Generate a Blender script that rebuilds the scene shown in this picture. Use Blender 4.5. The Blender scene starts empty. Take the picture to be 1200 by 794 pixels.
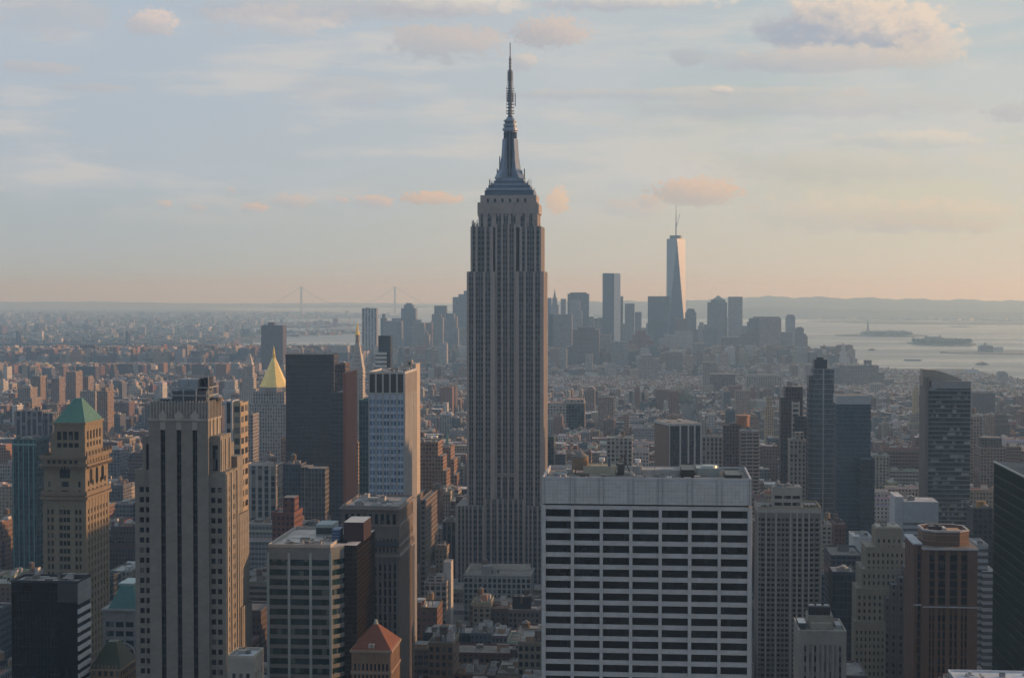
import bpy, math, random
import numpy as np
R = math.radians
C = bpy.context.scene.collection
scene = bpy.context.scene

# ------------------------------------------------------------------ camera, sky, sun, exposure
CAM_Z, F, CX, CY = 240.0, 1920.0, 600.0, 397.0          # metres, focal length in px of the 1200 px wide photograph
YAW, PITCH = math.atan(170 / F), math.atan(53 / F)
cd = bpy.data.cameras.new('camera'); cam = bpy.data.objects.new('camera', cd); C.objects.link(cam)
cam.location = (0, 0, CAM_Z)
cam.rotation_euler = (R(90) - PITCH, 0, YAW)
cd.sensor_width = 36.0; cd.lens = 36.0 * F / 1200.0
cd.clip_start = 5.0; cd.clip_end = 120000.0
scene.camera = cam
scene.view_settings.view_transform = 'Standard'; scene.view_settings.look = 'None'
scene.view_settings.exposure = 0.0; scene.view_settings.gamma = 1.0
scene.render.use_motion_blur = False
cy = scene.cycles
cy.max_bounces = 4; cy.diffuse_bounces = 2; cy.glossy_bounces = 2; cy.transmission_bounces = 2; cy.volume_bounces = 2; cy.transparent_max_bounces = 4
cy.use_adaptive_sampling = True; cy.adaptive_threshold = 0.02
cy.use_denoising = True; cy.denoiser = 'OPENIMAGEDENOISE'
SUN_AZ, SUN_EL = 64.0, 12.0                               # azimuth clockwise from +Y (down the avenues) towards +X
SKY_STRENGTH, SUN_STRENGTH = 0.13, 3.7
HAZE_DENSITY = 0.92e-4

w = bpy.data.worlds.new('World'); w.use_nodes = True; w.cycles.sampling_method = 'MANUAL'; w.cycles.sample_map_resolution = 256
nt = w.node_tree; N = nt.nodes; L = nt.links
bg = N['Background']; bg.inputs['Strength'].default_value = SKY_STRENGTH
sky = N.new('ShaderNodeTexSky'); sky.sky_type = 'NISHITA'; sky.sun_disc = False
sky.sun_elevation = R(SUN_EL); sky.sun_rotation = R(SUN_AZ)
sky.altitude = 240; sky.air_density = 1.0; sky.dust_density = 1.0; sky.ozone_density = 3.0

def nmath(nt, op, a, b=None, c=None, clamp=False):
    n = nt.nodes.new('ShaderNodeMath'); n.operation = op; n.use_clamp = clamp
    for i, v in enumerate((a, b, c)):
        if v is None: continue
        if isinstance(v, (int, float)): n.inputs[i].default_value = v
        else: nt.links.new(v, n.inputs[i])
    return n.outputs[0]
def nmix(nt, f, a, b, typ='MIX'):
    n = nt.nodes.new('ShaderNodeMix'); n.data_type = 'RGBA'; n.blend_type = typ
    for i, v in ((0, f), (6, a), (7, b)):
        if isinstance(v, (int, float)): n.inputs[i].default_value = v
        elif isinstance(v, tuple): n.inputs[i].default_value = (*v, 1)
        else: nt.links.new(v, n.inputs[i])
    return n.outputs[2]
def nramp(nt, f, pts):
    n = nt.nodes.new('ShaderNodeMapRange'); n.interpolation_type = 'SMOOTHSTEP'
    nt.links.new(f, n.inputs[0])
    for i, v in enumerate(pts): n.inputs[i + 1].default_value = v
    return n.outputs[0]
def nnoise(nt, vec, scale, detail=4, rough=.55):
    n = nt.nodes.new('ShaderNodeTexNoise'); n.inputs['Scale'].default_value = scale
    n.inputs['Detail'].default_value = detail; n.inputs['Roughness'].default_value = rough
    if vec is not None: nt.links.new(vec, n.inputs['Vector'])
    return n.outputs[0]
SK = dict(lowL=(172, 182, 190), lowR=(216, 203, 178), veilL=(180, 191, 204), veilR=(198, 202, 202), streak=(212, 207, 201), blue=(152, 192, 220),
          lit=(230, 210, 190), shade=(178, 181, 190))
PK = (222, 192, 168)
CLOUDS = [(1062, 62, 60, 26, .8, 1.2, (226, 212, 196), (184, 188, 194), .4, .4, .5), (1000, 48, 104, 44, .95, 1.0, (232, 214, 196), (168, 175, 188), .3, .3, .5), (962, 78, 124, 18, .8, 1.7, (214, 204, 194), (178, 182, 190), .4, .5, .5), (1075, 74, 45, 18, .45, 1.9, (222, 206, 190), (195, 190, 184), .5, .3),
          (645, 42, 42, 20, .75, 2.2, (214, 196, 184), (172, 172, 180), .4, .4), (615, 74, 16, 9, .6, 2.8, (220, 205, 190)), (520, 50, 60, 20, .75, 3.3, (204, 192, 186), (176, 180, 188), .5),
          (182, 36, 28, 15, .75, 4.1, (226, 206, 194), (184, 184, 190), .5), (60, 30, 60, 26, .35, 4.6, (196, 190, 188), None, .6), (100, 3, 45, 7, .8, 4.9, (215, 208, 200)), (8, 12, 14, 6, .8, 5.0, (215, 205, 196)), (320, 30, 75, 16, .6, 5.15, (222, 206, 196), (186, 188, 194), .5), (380, 14, 170, 14, .5, 5.2, (198, 192, 188), None, .6),
          (45, 92, 45, 7, .5, 5.5, (198, 190, 184), None, .6), (110, 112, 40, 5, .4, 5.7, (198, 190, 184), None, .6), (405, 110, 60, 16, .3, 5.9, (198, 192, 186), None, .6),
          (520, 8, 90, 14, .8, 6.0, (226, 216, 204), None, .6), (740, 6, 100, 9, .75, 6.1, (224, 214, 202), None, .6),
          (653, 236, 13, 16, .95, 6.3, (224, 198, 172), (205, 186, 170), .3), (815, 228, 52, 18, .8, 6.6, PK, (180, 176, 174), .4, .4), (742, 244, 36, 11, .35, 6.9, PK, None, .5), (760, 236, 14, 7, .5, 6.95, PK),
          (505, 234, 36, 9, .85, 7.1, PK, (190, 178, 170), .35, .5), (440, 237, 22, 8, .7, 7.3, PK, None, .4), (343, 238, 22, 9, .6, 7.5, (210, 190, 175), None, .4), (298, 245, 18, 6, .75, 7.7, PK, None, .4), (194, 242, 9, 5, .55, 7.9, PK), (232, 246, 12, 5, .35, 8.1, PK), (272, 226, 6, 5, .3, 8.2, PK), (400, 236, 9, 5, .5, 8.25, PK),
          (800, 112, 190, 7, .5, 8.3, (212, 202, 190), None, .6), (845, 109, 14, 4, .8, 8.45, (225, 212, 198)), (950, 128, 180, 14, .45, 8.6, (202, 196, 188), None, .6), (1065, 170, 85, 10, .6, 8.8, (226, 214, 196), (186, 190, 192), .5),
          (985, 198, 130, 17, .5, 9.0, (212, 204, 192), (188, 188, 186), .6), (1185, 142, 30, 10, .6, 9.15, (196, 190, 188), (178, 180, 188), .5), (985, 252, 90, 20, .5, 9.3, (222, 206, 184), (190, 188, 182), .5), (1110, 255, 90, 18, .5, 9.5, (222, 204, 180), (192, 188, 180), .5), (1090, 268, 70, 8, .35, 9.7, (214, 190, 166)), (805, 70, 22, 10, .45, 9.8, (186, 184, 186), (164, 168, 178), .5)]
# clouds on the sky: bands and single cumulus by azimuth and elevation, drifting edges from noise
tc = N.new('ShaderNodeTexCoord'); vs = N.new('ShaderNodeSeparateXYZ'); L.new(tc.outputs['Generated'], vs.inputs[0])
azm = nmath(nt, 'MULTIPLY', nmath(nt, 'ARCTAN2', vs.outputs[0], vs.outputs[1]), 180 / math.pi)
elv = nmath(nt, 'MULTIPLY', nmath(nt, 'ARCSINE', vs.outputs[2]), 180 / math.pi)
def cvec(sx, sy, ox=0.0):
    n = N.new('ShaderNodeCombineXYZ'); L.new(nmath(nt, 'MULTIPLY', azm, sx), n.inputs[0]); L.new(nmath(nt, 'MULTIPLY', elv, sy), n.inputs[1]); n.inputs[2].default_value = ox
    return n.outputs[0]
def lin(r, g, b, k=1.0):
    f = lambda c: (c / 255 / 12.92 if c < 10 else ((c / 255 + .055) / 1.055) ** 2.4) * k / SKY_STRENGTH
    return (f(r), f(g), f(b))
nA = nnoise(nt, cvec(.16, .42, 3.1), 1.0, 3, .55)           # broad soft patches
nB = nnoise(nt, cvec(.8, 1.7, 7.7), 1.0, 8, .66)           # billows
nC = nnoise(nt, cvec(.13, .75, 1.3), 1.0, 6, .62)            # long streaks
nF = nnoise(nt, cvec(1.7, 2.6, 9.7), 1.0, 7, .6)          # small billows
nG = nnoise(nt, cvec(5.5, 8.5, 2.7), 1.0, 6, .62)
def blend(a, b, k): return nmath(nt, 'ADD', nmath(nt, 'MULTIPLY', a, 1 - k), nmath(nt, 'MULTIPLY', b, k))
nFG = blend(nF, nG, .6); nFB = blend(nF, nG, .16)
col = sky.outputs[0]
col = nmix(nt, nramp(nt, elv, (3, 10, 0, .7)), col, lin(*SK['blue']))
col = nmix(nt, nmath(nt, 'MULTIPLY', nmath(nt, 'SUBTRACT', 1.0, nramp(nt, nmath(nt, 'ABSOLUTE', azm), (35, 80, 1, 0))), .8), col, lin(96, 120, 150))
side = nramp(nt, azm, (-22, 14, 0, 1))
ahead = nramp(nt, nmath(nt, 'ABSOLUTE', azm), (35, 80, 1, .12))
col = nmix(nt, nmath(nt, 'MULTIPLY', nramp(nt, elv, (-1, 9, .92, .45)), ahead), col, nmix(nt, side, lin(*SK['lowL']), lin(*SK['lowR'])))
col = nmix(nt, nmath(nt, 'MULTIPLY', nramp(nt, elv, (1.0, 5.5, .6, 0)), ahead), col, nmix(nt, side, lin(172, 186, 196), lin(208, 205, 192)))
veilc = nmix(nt, side, lin(*SK['veilL']), lin(*SK['veilR']))
vm = nmath(nt, 'MULTIPLY', nramp(nt, nA, (.36, .62, 0, .9)), nramp(nt, elv, (1.5, 4.5, .15, 1)))
veil = nmath(nt, 'MAXIMUM', vm, nmath(nt, 'MULTIPLY', nramp(nt, azm, (-3, 3.5, .8, .15)), nramp(nt, elv, (2, 5, .2, 1))))
col = nmix(nt, nmath(nt, 'MULTIPLY', veil, nmath(nt, 'MULTIPLY', ahead, nramp(nt, elv, (12, 26, 1, .15)))), col, veilc)
st = nmath(nt, 'MULTIPLY', nramp(nt, nC, (.45, .64, 0, .55)), nramp(nt, elv, (1.6, 4.0, 0, 1)))
col = nmix(nt, st, col, lin(*SK['streak']))
def pxdir(px, py): return -math.degrees(YAW) + math.degrees(math.atan((px - CX) / F)), math.degrees(math.atan((344 - py) / F))
def cloud(px, py, rx, ry, amt, seed, lit=None, shade=None, soft=.35, flat=.0, nz=1.0):
    """one cumulus: an ellipse in azimuth and elevation with a billowing edge; lit from the right and above"""
    global col
    a, e = pxdir(px, py); k = 57.3 / F; rx *= k; ry *= k
    u = nmath(nt, 'DIVIDE', nmath(nt, 'SUBTRACT', azm, a), rx); v = nmath(nt, 'DIVIDE', nmath(nt, 'SUBTRACT', elv, e), ry)
    n1 = nFG if rx < 1.6 else nFB if rx < 4.5 else nB
    vv = nmath(nt, 'MULTIPLY', v, nmath(nt, 'ADD', 1.0, nmath(nt, 'MULTIPLY', nmath(nt, 'LESS_THAN', v, 0), flat)))
    d = nmath(nt, 'SQRT', nmath(nt, 'ADD', nmath(nt, 'MULTIPLY', u, u), nmath(nt, 'MULTIPLY', vv, vv)))
    d = nmath(nt, 'ADD', d, nmath(nt, 'MULTIPLY', nmath(nt, 'SUBTRACT', n1, .5), 2.9 * nz))
    soft *= .6
    m = nramp(nt, d, (1.0 - soft, 1.0 + soft, amt, 0))
    sh = nmath(nt, 'ADD', nmath(nt, 'MULTIPLY', v, .55), nmath(nt, 'MULTIPLY', u, .35))
    sh = nmath(nt, 'ADD', sh, nmath(nt, 'MULTIPLY', nmath(nt, 'SUBTRACT', n1, .5), -1.2))
    c = nmix(nt, nramp(nt, sh, (-.25, .6, 0, 1) if rx > 2.2 and ry > .8 else (-.55, .6, 0, 1)), lin(*(shade or SK['shade'])), lin(*(lit or SK['lit'])))
    col = nmix(nt, m, col, c)
for args in CLOUDS: cloud(*args)
L.new(col, bg.inputs['Color']); scene.world = w
sd = bpy.data.lights.new('sun', 'SUN'); sun = bpy.data.objects.new('sun', sd); C.objects.link(sun)
sd.energy = SUN_STRENGTH; sd.angle = R(0.6); sd.color = (1.0, 0.58, 0.29)
from mathutils import Vector, Matrix
sdir = Vector((math.sin(R(SUN_AZ)) * math.cos(R(SUN_EL)), math.cos(R(SUN_AZ)) * math.cos(R(SUN_EL)), math.sin(R(SUN_EL))))
sun.rotation_euler = sdir.to_track_quat('Z', 'Y').to_euler()
sun.location = (900, 500, 900)

# ------------------------------------------------------------------ helpers
RM = cam.rotation_euler.to_matrix()
def at(px, py, Y):
    """a point of the photograph's view at ground distance Y (along the avenues) -> x, z"""
    d = RM @ Vector(((px - CX) / F, (CY - py) / F, -1.0))
    t = Y / d.y
    return d.x * t, CAM_Z + d.z * t
def proj(x, y, z):
    v = RM.transposed() @ Vector((x, y, z - CAM_Z))
    return CX + F * v.x / -v.z, CY - F * v.y / -v.z

# ------------------------------------------------------------------ materials
def mat(name):
    m = bpy.data.materials.new(name); m.use_nodes = True
    return m, m.node_tree, m.node_tree.nodes['Principled BSDF']
def attr(nt, name, out='Color'):
    n = nt.nodes.new('ShaderNodeAttribute'); n.attribute_name = name
    return n.outputs[out]
def geo_pos(nt):
    return nt.nodes.new('ShaderNodeNewGeometry').outputs['Position']
def vmul(nt, v, s):
    n = nt.nodes.new('ShaderNodeVectorMath'); n.operation = 'MULTIPLY'
    nt.links.new(v, n.inputs[0]); n.inputs[1].default_value = s
    return n.outputs[0]
def white(nt, v):
    n = nt.nodes.new('ShaderNodeTexWhiteNoise'); n.noise_dimensions = '3D'; nt.links.new(v, n.inputs[0])
    return n.outputs['Value']
def vfloor(nt, v):
    n = nt.nodes.new('ShaderNodeVectorMath'); n.operation = 'FLOOR'; nt.links.new(v, n.inputs[0])
    return n.outputs[0]
def weathered(nt, col, amt=.25, scale=.15):
    p = geo_pos(nt)
    a = nnoise(nt, p, scale, 5, .6)
    b = nnoise(nt, vmul(nt, p, (.9, .9, .06)), 1.0, 3, .6)      # rain streaks running down the wall
    k = nmath(nt, 'ADD', nmath(nt, 'MULTIPLY', a, amt * 2), nmath(nt, 'MULTIPLY', b, amt))
    k = nmath(nt, 'ADD', k, 1 - amt * 1.5)
    blk = white(nt, vfloor(nt, vmul(nt, p, (.5, .5, .9))))       # blocks and panels differ a little
    k = nmath(nt, 'MULTIPLY', k, nmath(nt, 'ADD', .93, nmath(nt, 'MULTIPLY', blk, .14)))
    n = nt.nodes.new('ShaderNodeVectorMath'); n.operation = 'SCALE'
    nt.links.new(col, n.inputs[0]); nt.links.new(k, n.inputs['Scale'])
    return n.outputs[0]
def make_facade():
    m, nt, bs = mat('windowed_masonry')
    uv = nt.nodes.new('ShaderNodeUVMap').outputs[0]
    sp = nt.nodes.new('ShaderNodeSeparateXYZ'); nt.links.new(uv, sp.inputs[0])
    wn = nt.nodes.new('ShaderNodeSeparateColor'); nt.links.new(attr(nt, 'Win'), wn.inputs[0])
    fx = nmath(nt, 'ABSOLUTE', nmath(nt, 'SUBTRACT', nmath(nt, 'FRACT', sp.outputs[0]), .5))
    fy = nmath(nt, 'ABSOLUTE', nmath(nt, 'SUBTRACT', nmath(nt, 'FRACT', sp.outputs[1]), .5))
    mx = nmath(nt, 'LESS_THAN', fx, wn.outputs[0]); my = nmath(nt, 'LESS_THAN', fy, wn.outputs[1])
    mask = nmath(nt, 'MULTIPLY', mx, my)
    cell = vfloor(nt, uv)
    pos = vfloor(nt, vmul(nt, geo_pos(nt), (.02, .02, .0)))
    ad = nt.nodes.new('ShaderNodeVectorMath'); nt.links.new(cell, ad.inputs[0]); nt.links.new(pos, ad.inputs[1])
    rnd = white(nt, ad.outputs[0])
    blind = nmath(nt, 'GREATER_THAN', rnd, .82)
    gl = nmix(nt, rnd, (.006, .008, .011), (.035, .042, .05))
    sc_ = nt.nodes.new('ShaderNodeSeparateColor'); nt.links.new(attr(nt, 'Col'), sc_.inputs[0])
    blind = nmath(nt, 'MULTIPLY', blind, nramp(nt, wn.outputs[0], (.3, .42, 1, .12)))
    gl = nmix(nt, nmath(nt, 'MULTIPLY', blind, nmath(nt, 'MULTIPLY', sc_.outputs[1], 3.0, clamp=True)), gl, (.24, .23, .20))
    tn = nt.nodes.new('ShaderNodeVectorMath'); tn.operation = 'SCALE'; nt.links.new(attr(nt, 'Col'), tn.inputs[0])
    nt.links.new(nramp(nt, wn.outputs[0], (.33, .44, 0, .22)), tn.inputs['Scale'])
    gl = nmix(nt, 1.0, gl, tn.outputs[0], 'ADD')
    col = weathered(nt, attr(nt, 'Col'), .22, .12)
    spd = nmath(nt, 'MULTIPLY', mx, wn.outputs[2])
    col = nmix(nt, spd, col, (.07, .075, .08))
    nt.links.new(nmix(nt, mask, col, gl), bs.inputs['Base Color'])
    nt.links.new(nmath(nt, 'SUBTRACT', .88, nmath(nt, 'MULTIPLY', mask, .72)), bs.inputs['Roughness'])
    bp = nt.nodes.new('ShaderNodeBump'); bp.inputs['Strength'].default_value = .5; bp.inputs['Distance'].default_value = .3
    nt.links.new(nmath(nt, 'SUBTRACT', 1, mask), bp.inputs['Height']); nt.links.new(bp.outputs[0], bs.inputs['Normal'])
    return m
def make_masonry():
    m, nt, bs = mat('weathered_stone')
    nt.links.new(weathered(nt, attr(nt, 'Col'), .2, .1), bs.inputs['Base Color']); bs.inputs['Roughness'].default_value = .85
    return m
def make_roof():
    m, nt, bs = mat('roof_membrane')
    p = geo_pos(nt); a = nnoise(nt, p, .12, 4, .7); b = nnoise(nt, p, .9, 3, .6)
    k = nmath(nt, 'ADD', nmath(nt, 'MULTIPLY', a, 1.1), nmath(nt, 'MULTIPLY', b, .5))
    k = nmath(nt, 'ADD', k, .2)
    k = nmath(nt, 'MULTIPLY', k, nmath(nt, 'ADD', .78, nmath(nt, 'MULTIPLY', white(nt, vfloor(nt, vmul(nt, p, (.17, .21, .5)))), .44)))
    n = nt.nodes.new('ShaderNodeVectorMath'); n.operation = 'SCALE'
    nt.links.new(attr(nt, 'Col'), n.inputs[0]); nt.links.new(k, n.inputs['Scale'])
    nt.links.new(n.outputs[0], bs.inputs['Base Color']); bs.inputs['Roughness'].default_value = .8
    return m
def make_glass():
    m, nt, bs = mat('window_glass')
    p = vfloor(nt, vmul(nt, geo_pos(nt), (.55, .55, .27)))
    r = white(nt, p)
    blind = nmath(nt, 'GREATER_THAN', r, .86)
    c = attr(nt, 'Col')
    n = nt.nodes.new('ShaderNodeVectorMath'); n.operation = 'SCALE'
    nt.links.new(c, n.inputs[0]); nt.links.new(nmath(nt, 'ADD', nmath(nt, 'MULTIPLY', r, .9), .5), n.inputs['Scale'])
    al = nt.nodes.new('ShaderNodeSeparateColor'); nt.links.new(attr(nt, 'Win'), al.inputs[0])
    nt.links.new(nmix(nt, nmath(nt, 'MULTIPLY', blind, al.outputs[2]), n.outputs[0], (.30, .30, .28)), bs.inputs['Base Color'])
    nt.links.new(nmath(nt, 'ADD', nmath(nt, 'MULTIPLY', r, .12), .08), bs.inputs['Roughness'])
    bs.inputs['Specular IOR Level'].default_value = .3
    # slight unevenness of the panes
    bp = nt.nodes.new('ShaderNodeBump'); bp.inputs['Strength'].default_value = .05; bp.inputs['Distance'].default_value = .4
    nt.links.new(nnoise(nt, geo_pos(nt), .25, 2), bp.inputs['Height']); nt.links.new(bp.outputs[0], bs.inputs['Normal'])
    return m
def make_metal(name, rough, metallic):
    m, nt, bs = mat(name)
    nt.links.new(weathered(nt, attr(nt, 'Col'), .15, .3), bs.inputs['Base Color'])
    bs.inputs['Roughness'].default_value = rough; bs.inputs['Metallic'].default_value = metallic
    return m
def make_leaf():
    m, nt, bs = mat('leaves')
    nt.links.new(attr(nt, 'Col'), bs.inputs['Base Color']); bs.inputs['Roughness'].default_value = .7
    return m
def make_water():
    m, nt, bs = mat('harbour_water')
    p = geo_pos(nt)
    a = nnoise(nt, vmul(nt, p, (.0006, .0022, 1)), 1.0, 5, .6)
    nt.links.new(nmix(nt, a, (.055, .075, .085), (.10, .125, .135)), bs.inputs['Base Color'])
    nt.links.new(nramp(nt, a, (.35, .65, .22, .42)), bs.inputs['Roughness'])
    bp = nt.nodes.new('ShaderNodeBump'); bp.inputs['Strength'].default_value = .5; bp.inputs['Distance'].default_value = 1.5
    nt.links.new(nnoise(nt, vmul(nt, p, (.03, .06, 1)), 1.0, 4, .65), bp.inputs['Height']); nt.links.new(bp.outputs[0], bs.inputs['Normal'])
    return m
FAC, STO, ROOF, GLS, MET, GOLD, LEAF, WAT = range(8)
MATS = [make_facade(), make_masonry(), make_roof(), make_glass(), make_metal('painted_steel', .45, .35),
        make_metal('gold_leaf', .38, .55), make_leaf(), make_water()]

# ------------------------------------------------------------------ mesh builder
class MB:
    def __init__(s):
        s.v = []; s.f = []; s.m = []; s.c = []; s.w = []; s.uv = []
        s.T = None; s.win = (.3, .3, 0)
    def pt(s, x, y, z):
        if s.T:
            ox, oy, c, n = s.T
            x, y = ox + x * c - y * n, oy + x * n + y * c
        s.v.append((x, y, z)); return len(s.v) - 1
    def face(s, ids, m, col, uv=None, win=None):
        s.f.append(ids); s.m.append(m); s.c.append((*col, 1)); s.w.append((*(win or s.win), 1))
        s.uv.extend(uv if uv else [(0, 0)] * len(ids))
    def box(s, x0, x1, y0, y1, z0, z1, m=STO, col=(.3, .3, .3), top=None, tcol=None, pitch=3.4, fh=3.6, bottom=False, win=None, tp=0.0, tpy=None):
        """upright box; tp/tpy inset the top edges (a tapered box or pyramid)"""
        tpy = tp if tpy is None else tpy
        p = [s.pt(x0, y0, z0), s.pt(x1, y0, z0), s.pt(x1, y1, z0), s.pt(x0, y1, z0),
             s.pt(x0 + tp, y0 + tpy, z1), s.pt(x1 - tp, y0 + tpy, z1), s.pt(x1 - tp, y1 - tpy, z1), s.pt(x0 + tp, y1 - tpy, z1)]
        nx = max(1, round((x1 - x0) / pitch)); ny = max(1, round((y1 - y0) / pitch)); nf = (z1 - z0) / fh
        for (a, b, n) in ((0, 1, nx), (1, 2, ny), (2, 3, nx), (3, 0, ny)):
            s.face((p[a], p[b], p[b + 4], p[a + 4]), m, col, [(0, 0), (n, 0), (n, nf), (0, nf)], win)
        s.face((p[4], p[5], p[6], p[7]), m if top is None else top, tcol or col, None, (0, 0, 0))
        if bottom: s.face((p[3], p[2], p[1], p[0]), m, col, None, (0, 0, 0))
    def prism(s, pts, z0, z1, m=STO, col=(.3, .3, .3), top=None, tcol=None, cap=True, z1s=None, pitch=3.4, fh=3.6, win=None, scale=1.0, ctr=None, bottom=False):
        """vertical prism over a counter-clockwise outline; scale shrinks the top round ctr"""
        n = len(pts); c = ctr or (sum(p[0] for p in pts) / n, sum(p[1] for p in pts) / n)
        lo = [s.pt(x, y, z0) for x, y in pts]
        hi = [s.pt(c[0] + (x - c[0]) * scale, c[1] + (y - c[1]) * scale, z1s[i] if z1s else z1) for i, (x, y) in enumerate(pts)]
        for i in range(n):
            j = (i + 1) % n; l = math.dist(pts[i], pts[j]); k = max(1, round(l / pitch)); nf = (z1 - z0) / fh
            s.face((lo[i], lo[j], hi[j], hi[i]), m, col, [(0, 0), (k, 0), (k, nf), (0, nf)], win)
        if cap: s.face(tuple(hi), m if top is None else top, tcol or col, None, (0, 0, 0))
        if bottom: s.face(tuple(reversed(lo)), m, col, None, (0, 0, 0))
    def cyl(s, x, y, z0, z1, r, r2=None, n=10, m=STO, col=(.3, .3, .3), top=None, tcol=None, cap=True, win=None, bottom=False):
        r2 = r if r2 is None else r2
        pts = [(x + r * math.cos(2 * math.pi * (i + .5) / n), y + r * math.sin(2 * math.pi * (i + .5) / n)) for i in range(n)]
        s.prism(pts, z0, z1, m, col, top, tcol, cap, None, 3.4, 3.6, win, r2 / r, (x, y), bottom)
    def beam(s, a, b, t, m=MET, col=(.3, .3, .3)):
        a, b = Vector(a), Vector(b); d = (b - a).normalized()
        u = d.cross(Vector((0, 0, 1)) if abs(d.z) < .9 else Vector((1, 0, 0))).normalized() * t / 2; v = d.cross(u).normalized() * t / 2
        q = [s.pt(*(p + k)) for p in (a, b) for k in (u + v, u - v, -u - v, -u + v)]
        for i in range(4):
            j = (i + 1) % 4; s.face((q[i], q[j], q[j + 4], q[i + 4]), m, col)
        s.face((q[3], q[2], q[1], q[0]), m, col); s.face((q[4], q[5], q[6], q[7]), m, col)
    def build(s, name, parent=None, kind=None):
        if not s.f: return None
        me = bpy.data.meshes.new(name)
        nf = len(s.f); cnt = np.fromiter((len(f) for f in s.f), np.int32, nf)
        idx = np.concatenate([np.array(f, np.int32) for f in s.f]) if nf < 2000 else np.fromiter((i for f in s.f for i in f), np.int32)
        me.vertices.add(len(s.v)); me.vertices.foreach_set('co', np.array(s.v, np.float32).ravel())
        me.loops.add(len(idx)); me.loops.foreach_set('vertex_index', idx)
        me.polygons.add(nf); st = np.zeros(nf, np.int32); st[1:] = np.cumsum(cnt)[:-1]
        me.polygons.foreach_set('loop_start', st); me.polygons.foreach_set('loop_total', cnt)
        used = sorted(set(s.m)); mp = {k: i for i, k in enumerate(used)}
        for k in used: me.materials.append(MATS[k])
        me.polygons.foreach_set('material_index', np.array([mp[k] for k in s.m], np.int32))
        a = me.attributes.new('Col', 'FLOAT_COLOR', 'FACE'); a.data.foreach_set('color', np.array(s.c, np.float32).ravel())
        a = me.attributes.new('Win', 'FLOAT_COLOR', 'FACE'); a.data.foreach_set('color', np.array(s.w, np.float32).ravel())
        u = me.uv_layers.new(name='UVMap'); u.data.foreach_set('uv', np.array(s.uv, np.float32).ravel())
        me.update(calc_edges=True); me.shade_flat()
        o = bpy.data.objects.new(name, me); C.objects.link(o)
        if parent: o.parent = parent
        if kind: o['kind'] = kind
        return o

class Multi:
    """collects separate pieces, each built as an object of its own"""
    def __init__(s): s.l = []; s.T = None; s.win = (.3, .3, 0)
    def _n(s):
        m = MB(); m.T = s.T; m.win = s.win; s.l.append(m); return m
    def box(s, *a, **k): s._n().box(*a, **k)
    def beam(s, *a, **k): s._n().beam(*a, **k)
    def build(s, name, parent=None): return [m.build(name, parent) for m in s.l]
FOOT = []                                                  # footprints kept clear by the ordinary blocks: x0, x1, y0, y1
def thing(name, label, cat, loc=(0, 0, 0), rot=0, group=None):
    o = bpy.data.objects.new(name, None); C.objects.link(o); o.empty_display_size = 5
    o.location = loc; o.rotation_euler = (0, 0, rot); o['label'] = label; o['category'] = cat
    if group: o['group'] = group
    return o
def tag(o, label, cat, group=None):
    o['label'] = label; o['category'] = cat
    if group: o['group'] = group
    return o
class Site:
    """a building plot: front edge from pixel l to r at distance Y, depth D; local x runs 0..w, local y 0..D, z up"""
    def __init__(s, name, label, l, r, Y, D, cat='building', group=None, rot=0, foot=True):
        s.x0, _ = at(l, 400, Y); s.x1, _ = at(r, 400, Y); s.w = s.x1 - s.x0; s.Y = Y; s.D = D; s.l = l
        s.t = thing(name, label, cat, (s.x0, Y, 0), rot, group)
        if foot: FOOT.append((s.x0 - 3, s.x1 + 3, Y - 3, Y + D + 3)); HERO.append((l, r, Y, s.t))
    def X(s, px): return at(px, 400, s.Y)[0] - s.x0
    def Z(s, py, px=600, dy=0): return at(px, py, s.Y + dy)[1]
HERO = []
def gaps(ops, a, b):
    """complement of openings within a..b"""
    r = []; p = a
    for (u, v) in ops:
        if u > p + 1e-3: r.append((p, u))
        p = v
    if b > p + 1e-3: r.append((p, b))
    return r
def even(a, b, n, frac, edge=None):
    """n openings spread over a..b, each frac of its bay; edge = solid margin"""
    e = edge if edge is not None else 0
    a, b = a + e, b - e; p = (b - a) / n
    return [(a + p * (i + .5 - frac / 2), a + p * (i + .5 + frac / 2)) for i in range(n)]
def punch(s, x0, x1, y0, y1, z0, z1, of, os_, floors, wall, glass, rec=.5, proud=.0, spcol=None, sprec=.12, wname='wall', gname='window_row', cap=True, blind=.35, rcol=(.2, .2, .2), wb=None, smat=STO, wmat=STO):
    """a storeyed block: solid piers between the openings, spandrels between the floors, glass set back behind them"""
    own = wb is None; sprec = max(sprec, .06)
    mb = wb or MB(); pd = max(rec + .25, .5)
    for (a, b) in gaps(of, x0, x1):
        mb.box(a, b, y0 - proud, y0 + pd, z0, z1, wmat, wall)
        mb.box(a, b, y1 - pd, y1 + proud, z0, z1, wmat, wall)
    for (a, b) in gaps(os_, y0 + pd, y1 - pd):
        mb.box(x1 - pd, x1 + proud, a, b, z0, z1 - .004, wmat, wall)
        mb.box(x0 - proud, x0 + pd, a, b, z0, z1 - .004, wmat, wall)
    zs = z0
    sc = spcol or wall
    for (a, b) in floors + [(z1 - .3 if cap else z1, None)]:
        if a > zs + .02: mb.box(x0 + sprec, x1 - sprec, y0 + sprec, y1 - sprec, zs, a, smat, sc)
        if b is None: break
        g = MB(); g.win = (0, 0, blind)
        g.box(x0 + rec, x1 - rec, y0 + rec, y1 - rec, a, b, GLS, glass)
        g.build(gname, s.t)
        zs = b
    if cap: mb.box(x0 + .3, x1 - .3, y0 + .3, y1 - .3, z1 - .3, z1 - .01, ROOF, rcol)
    if own: return mb.build(wname, s.t)
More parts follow.
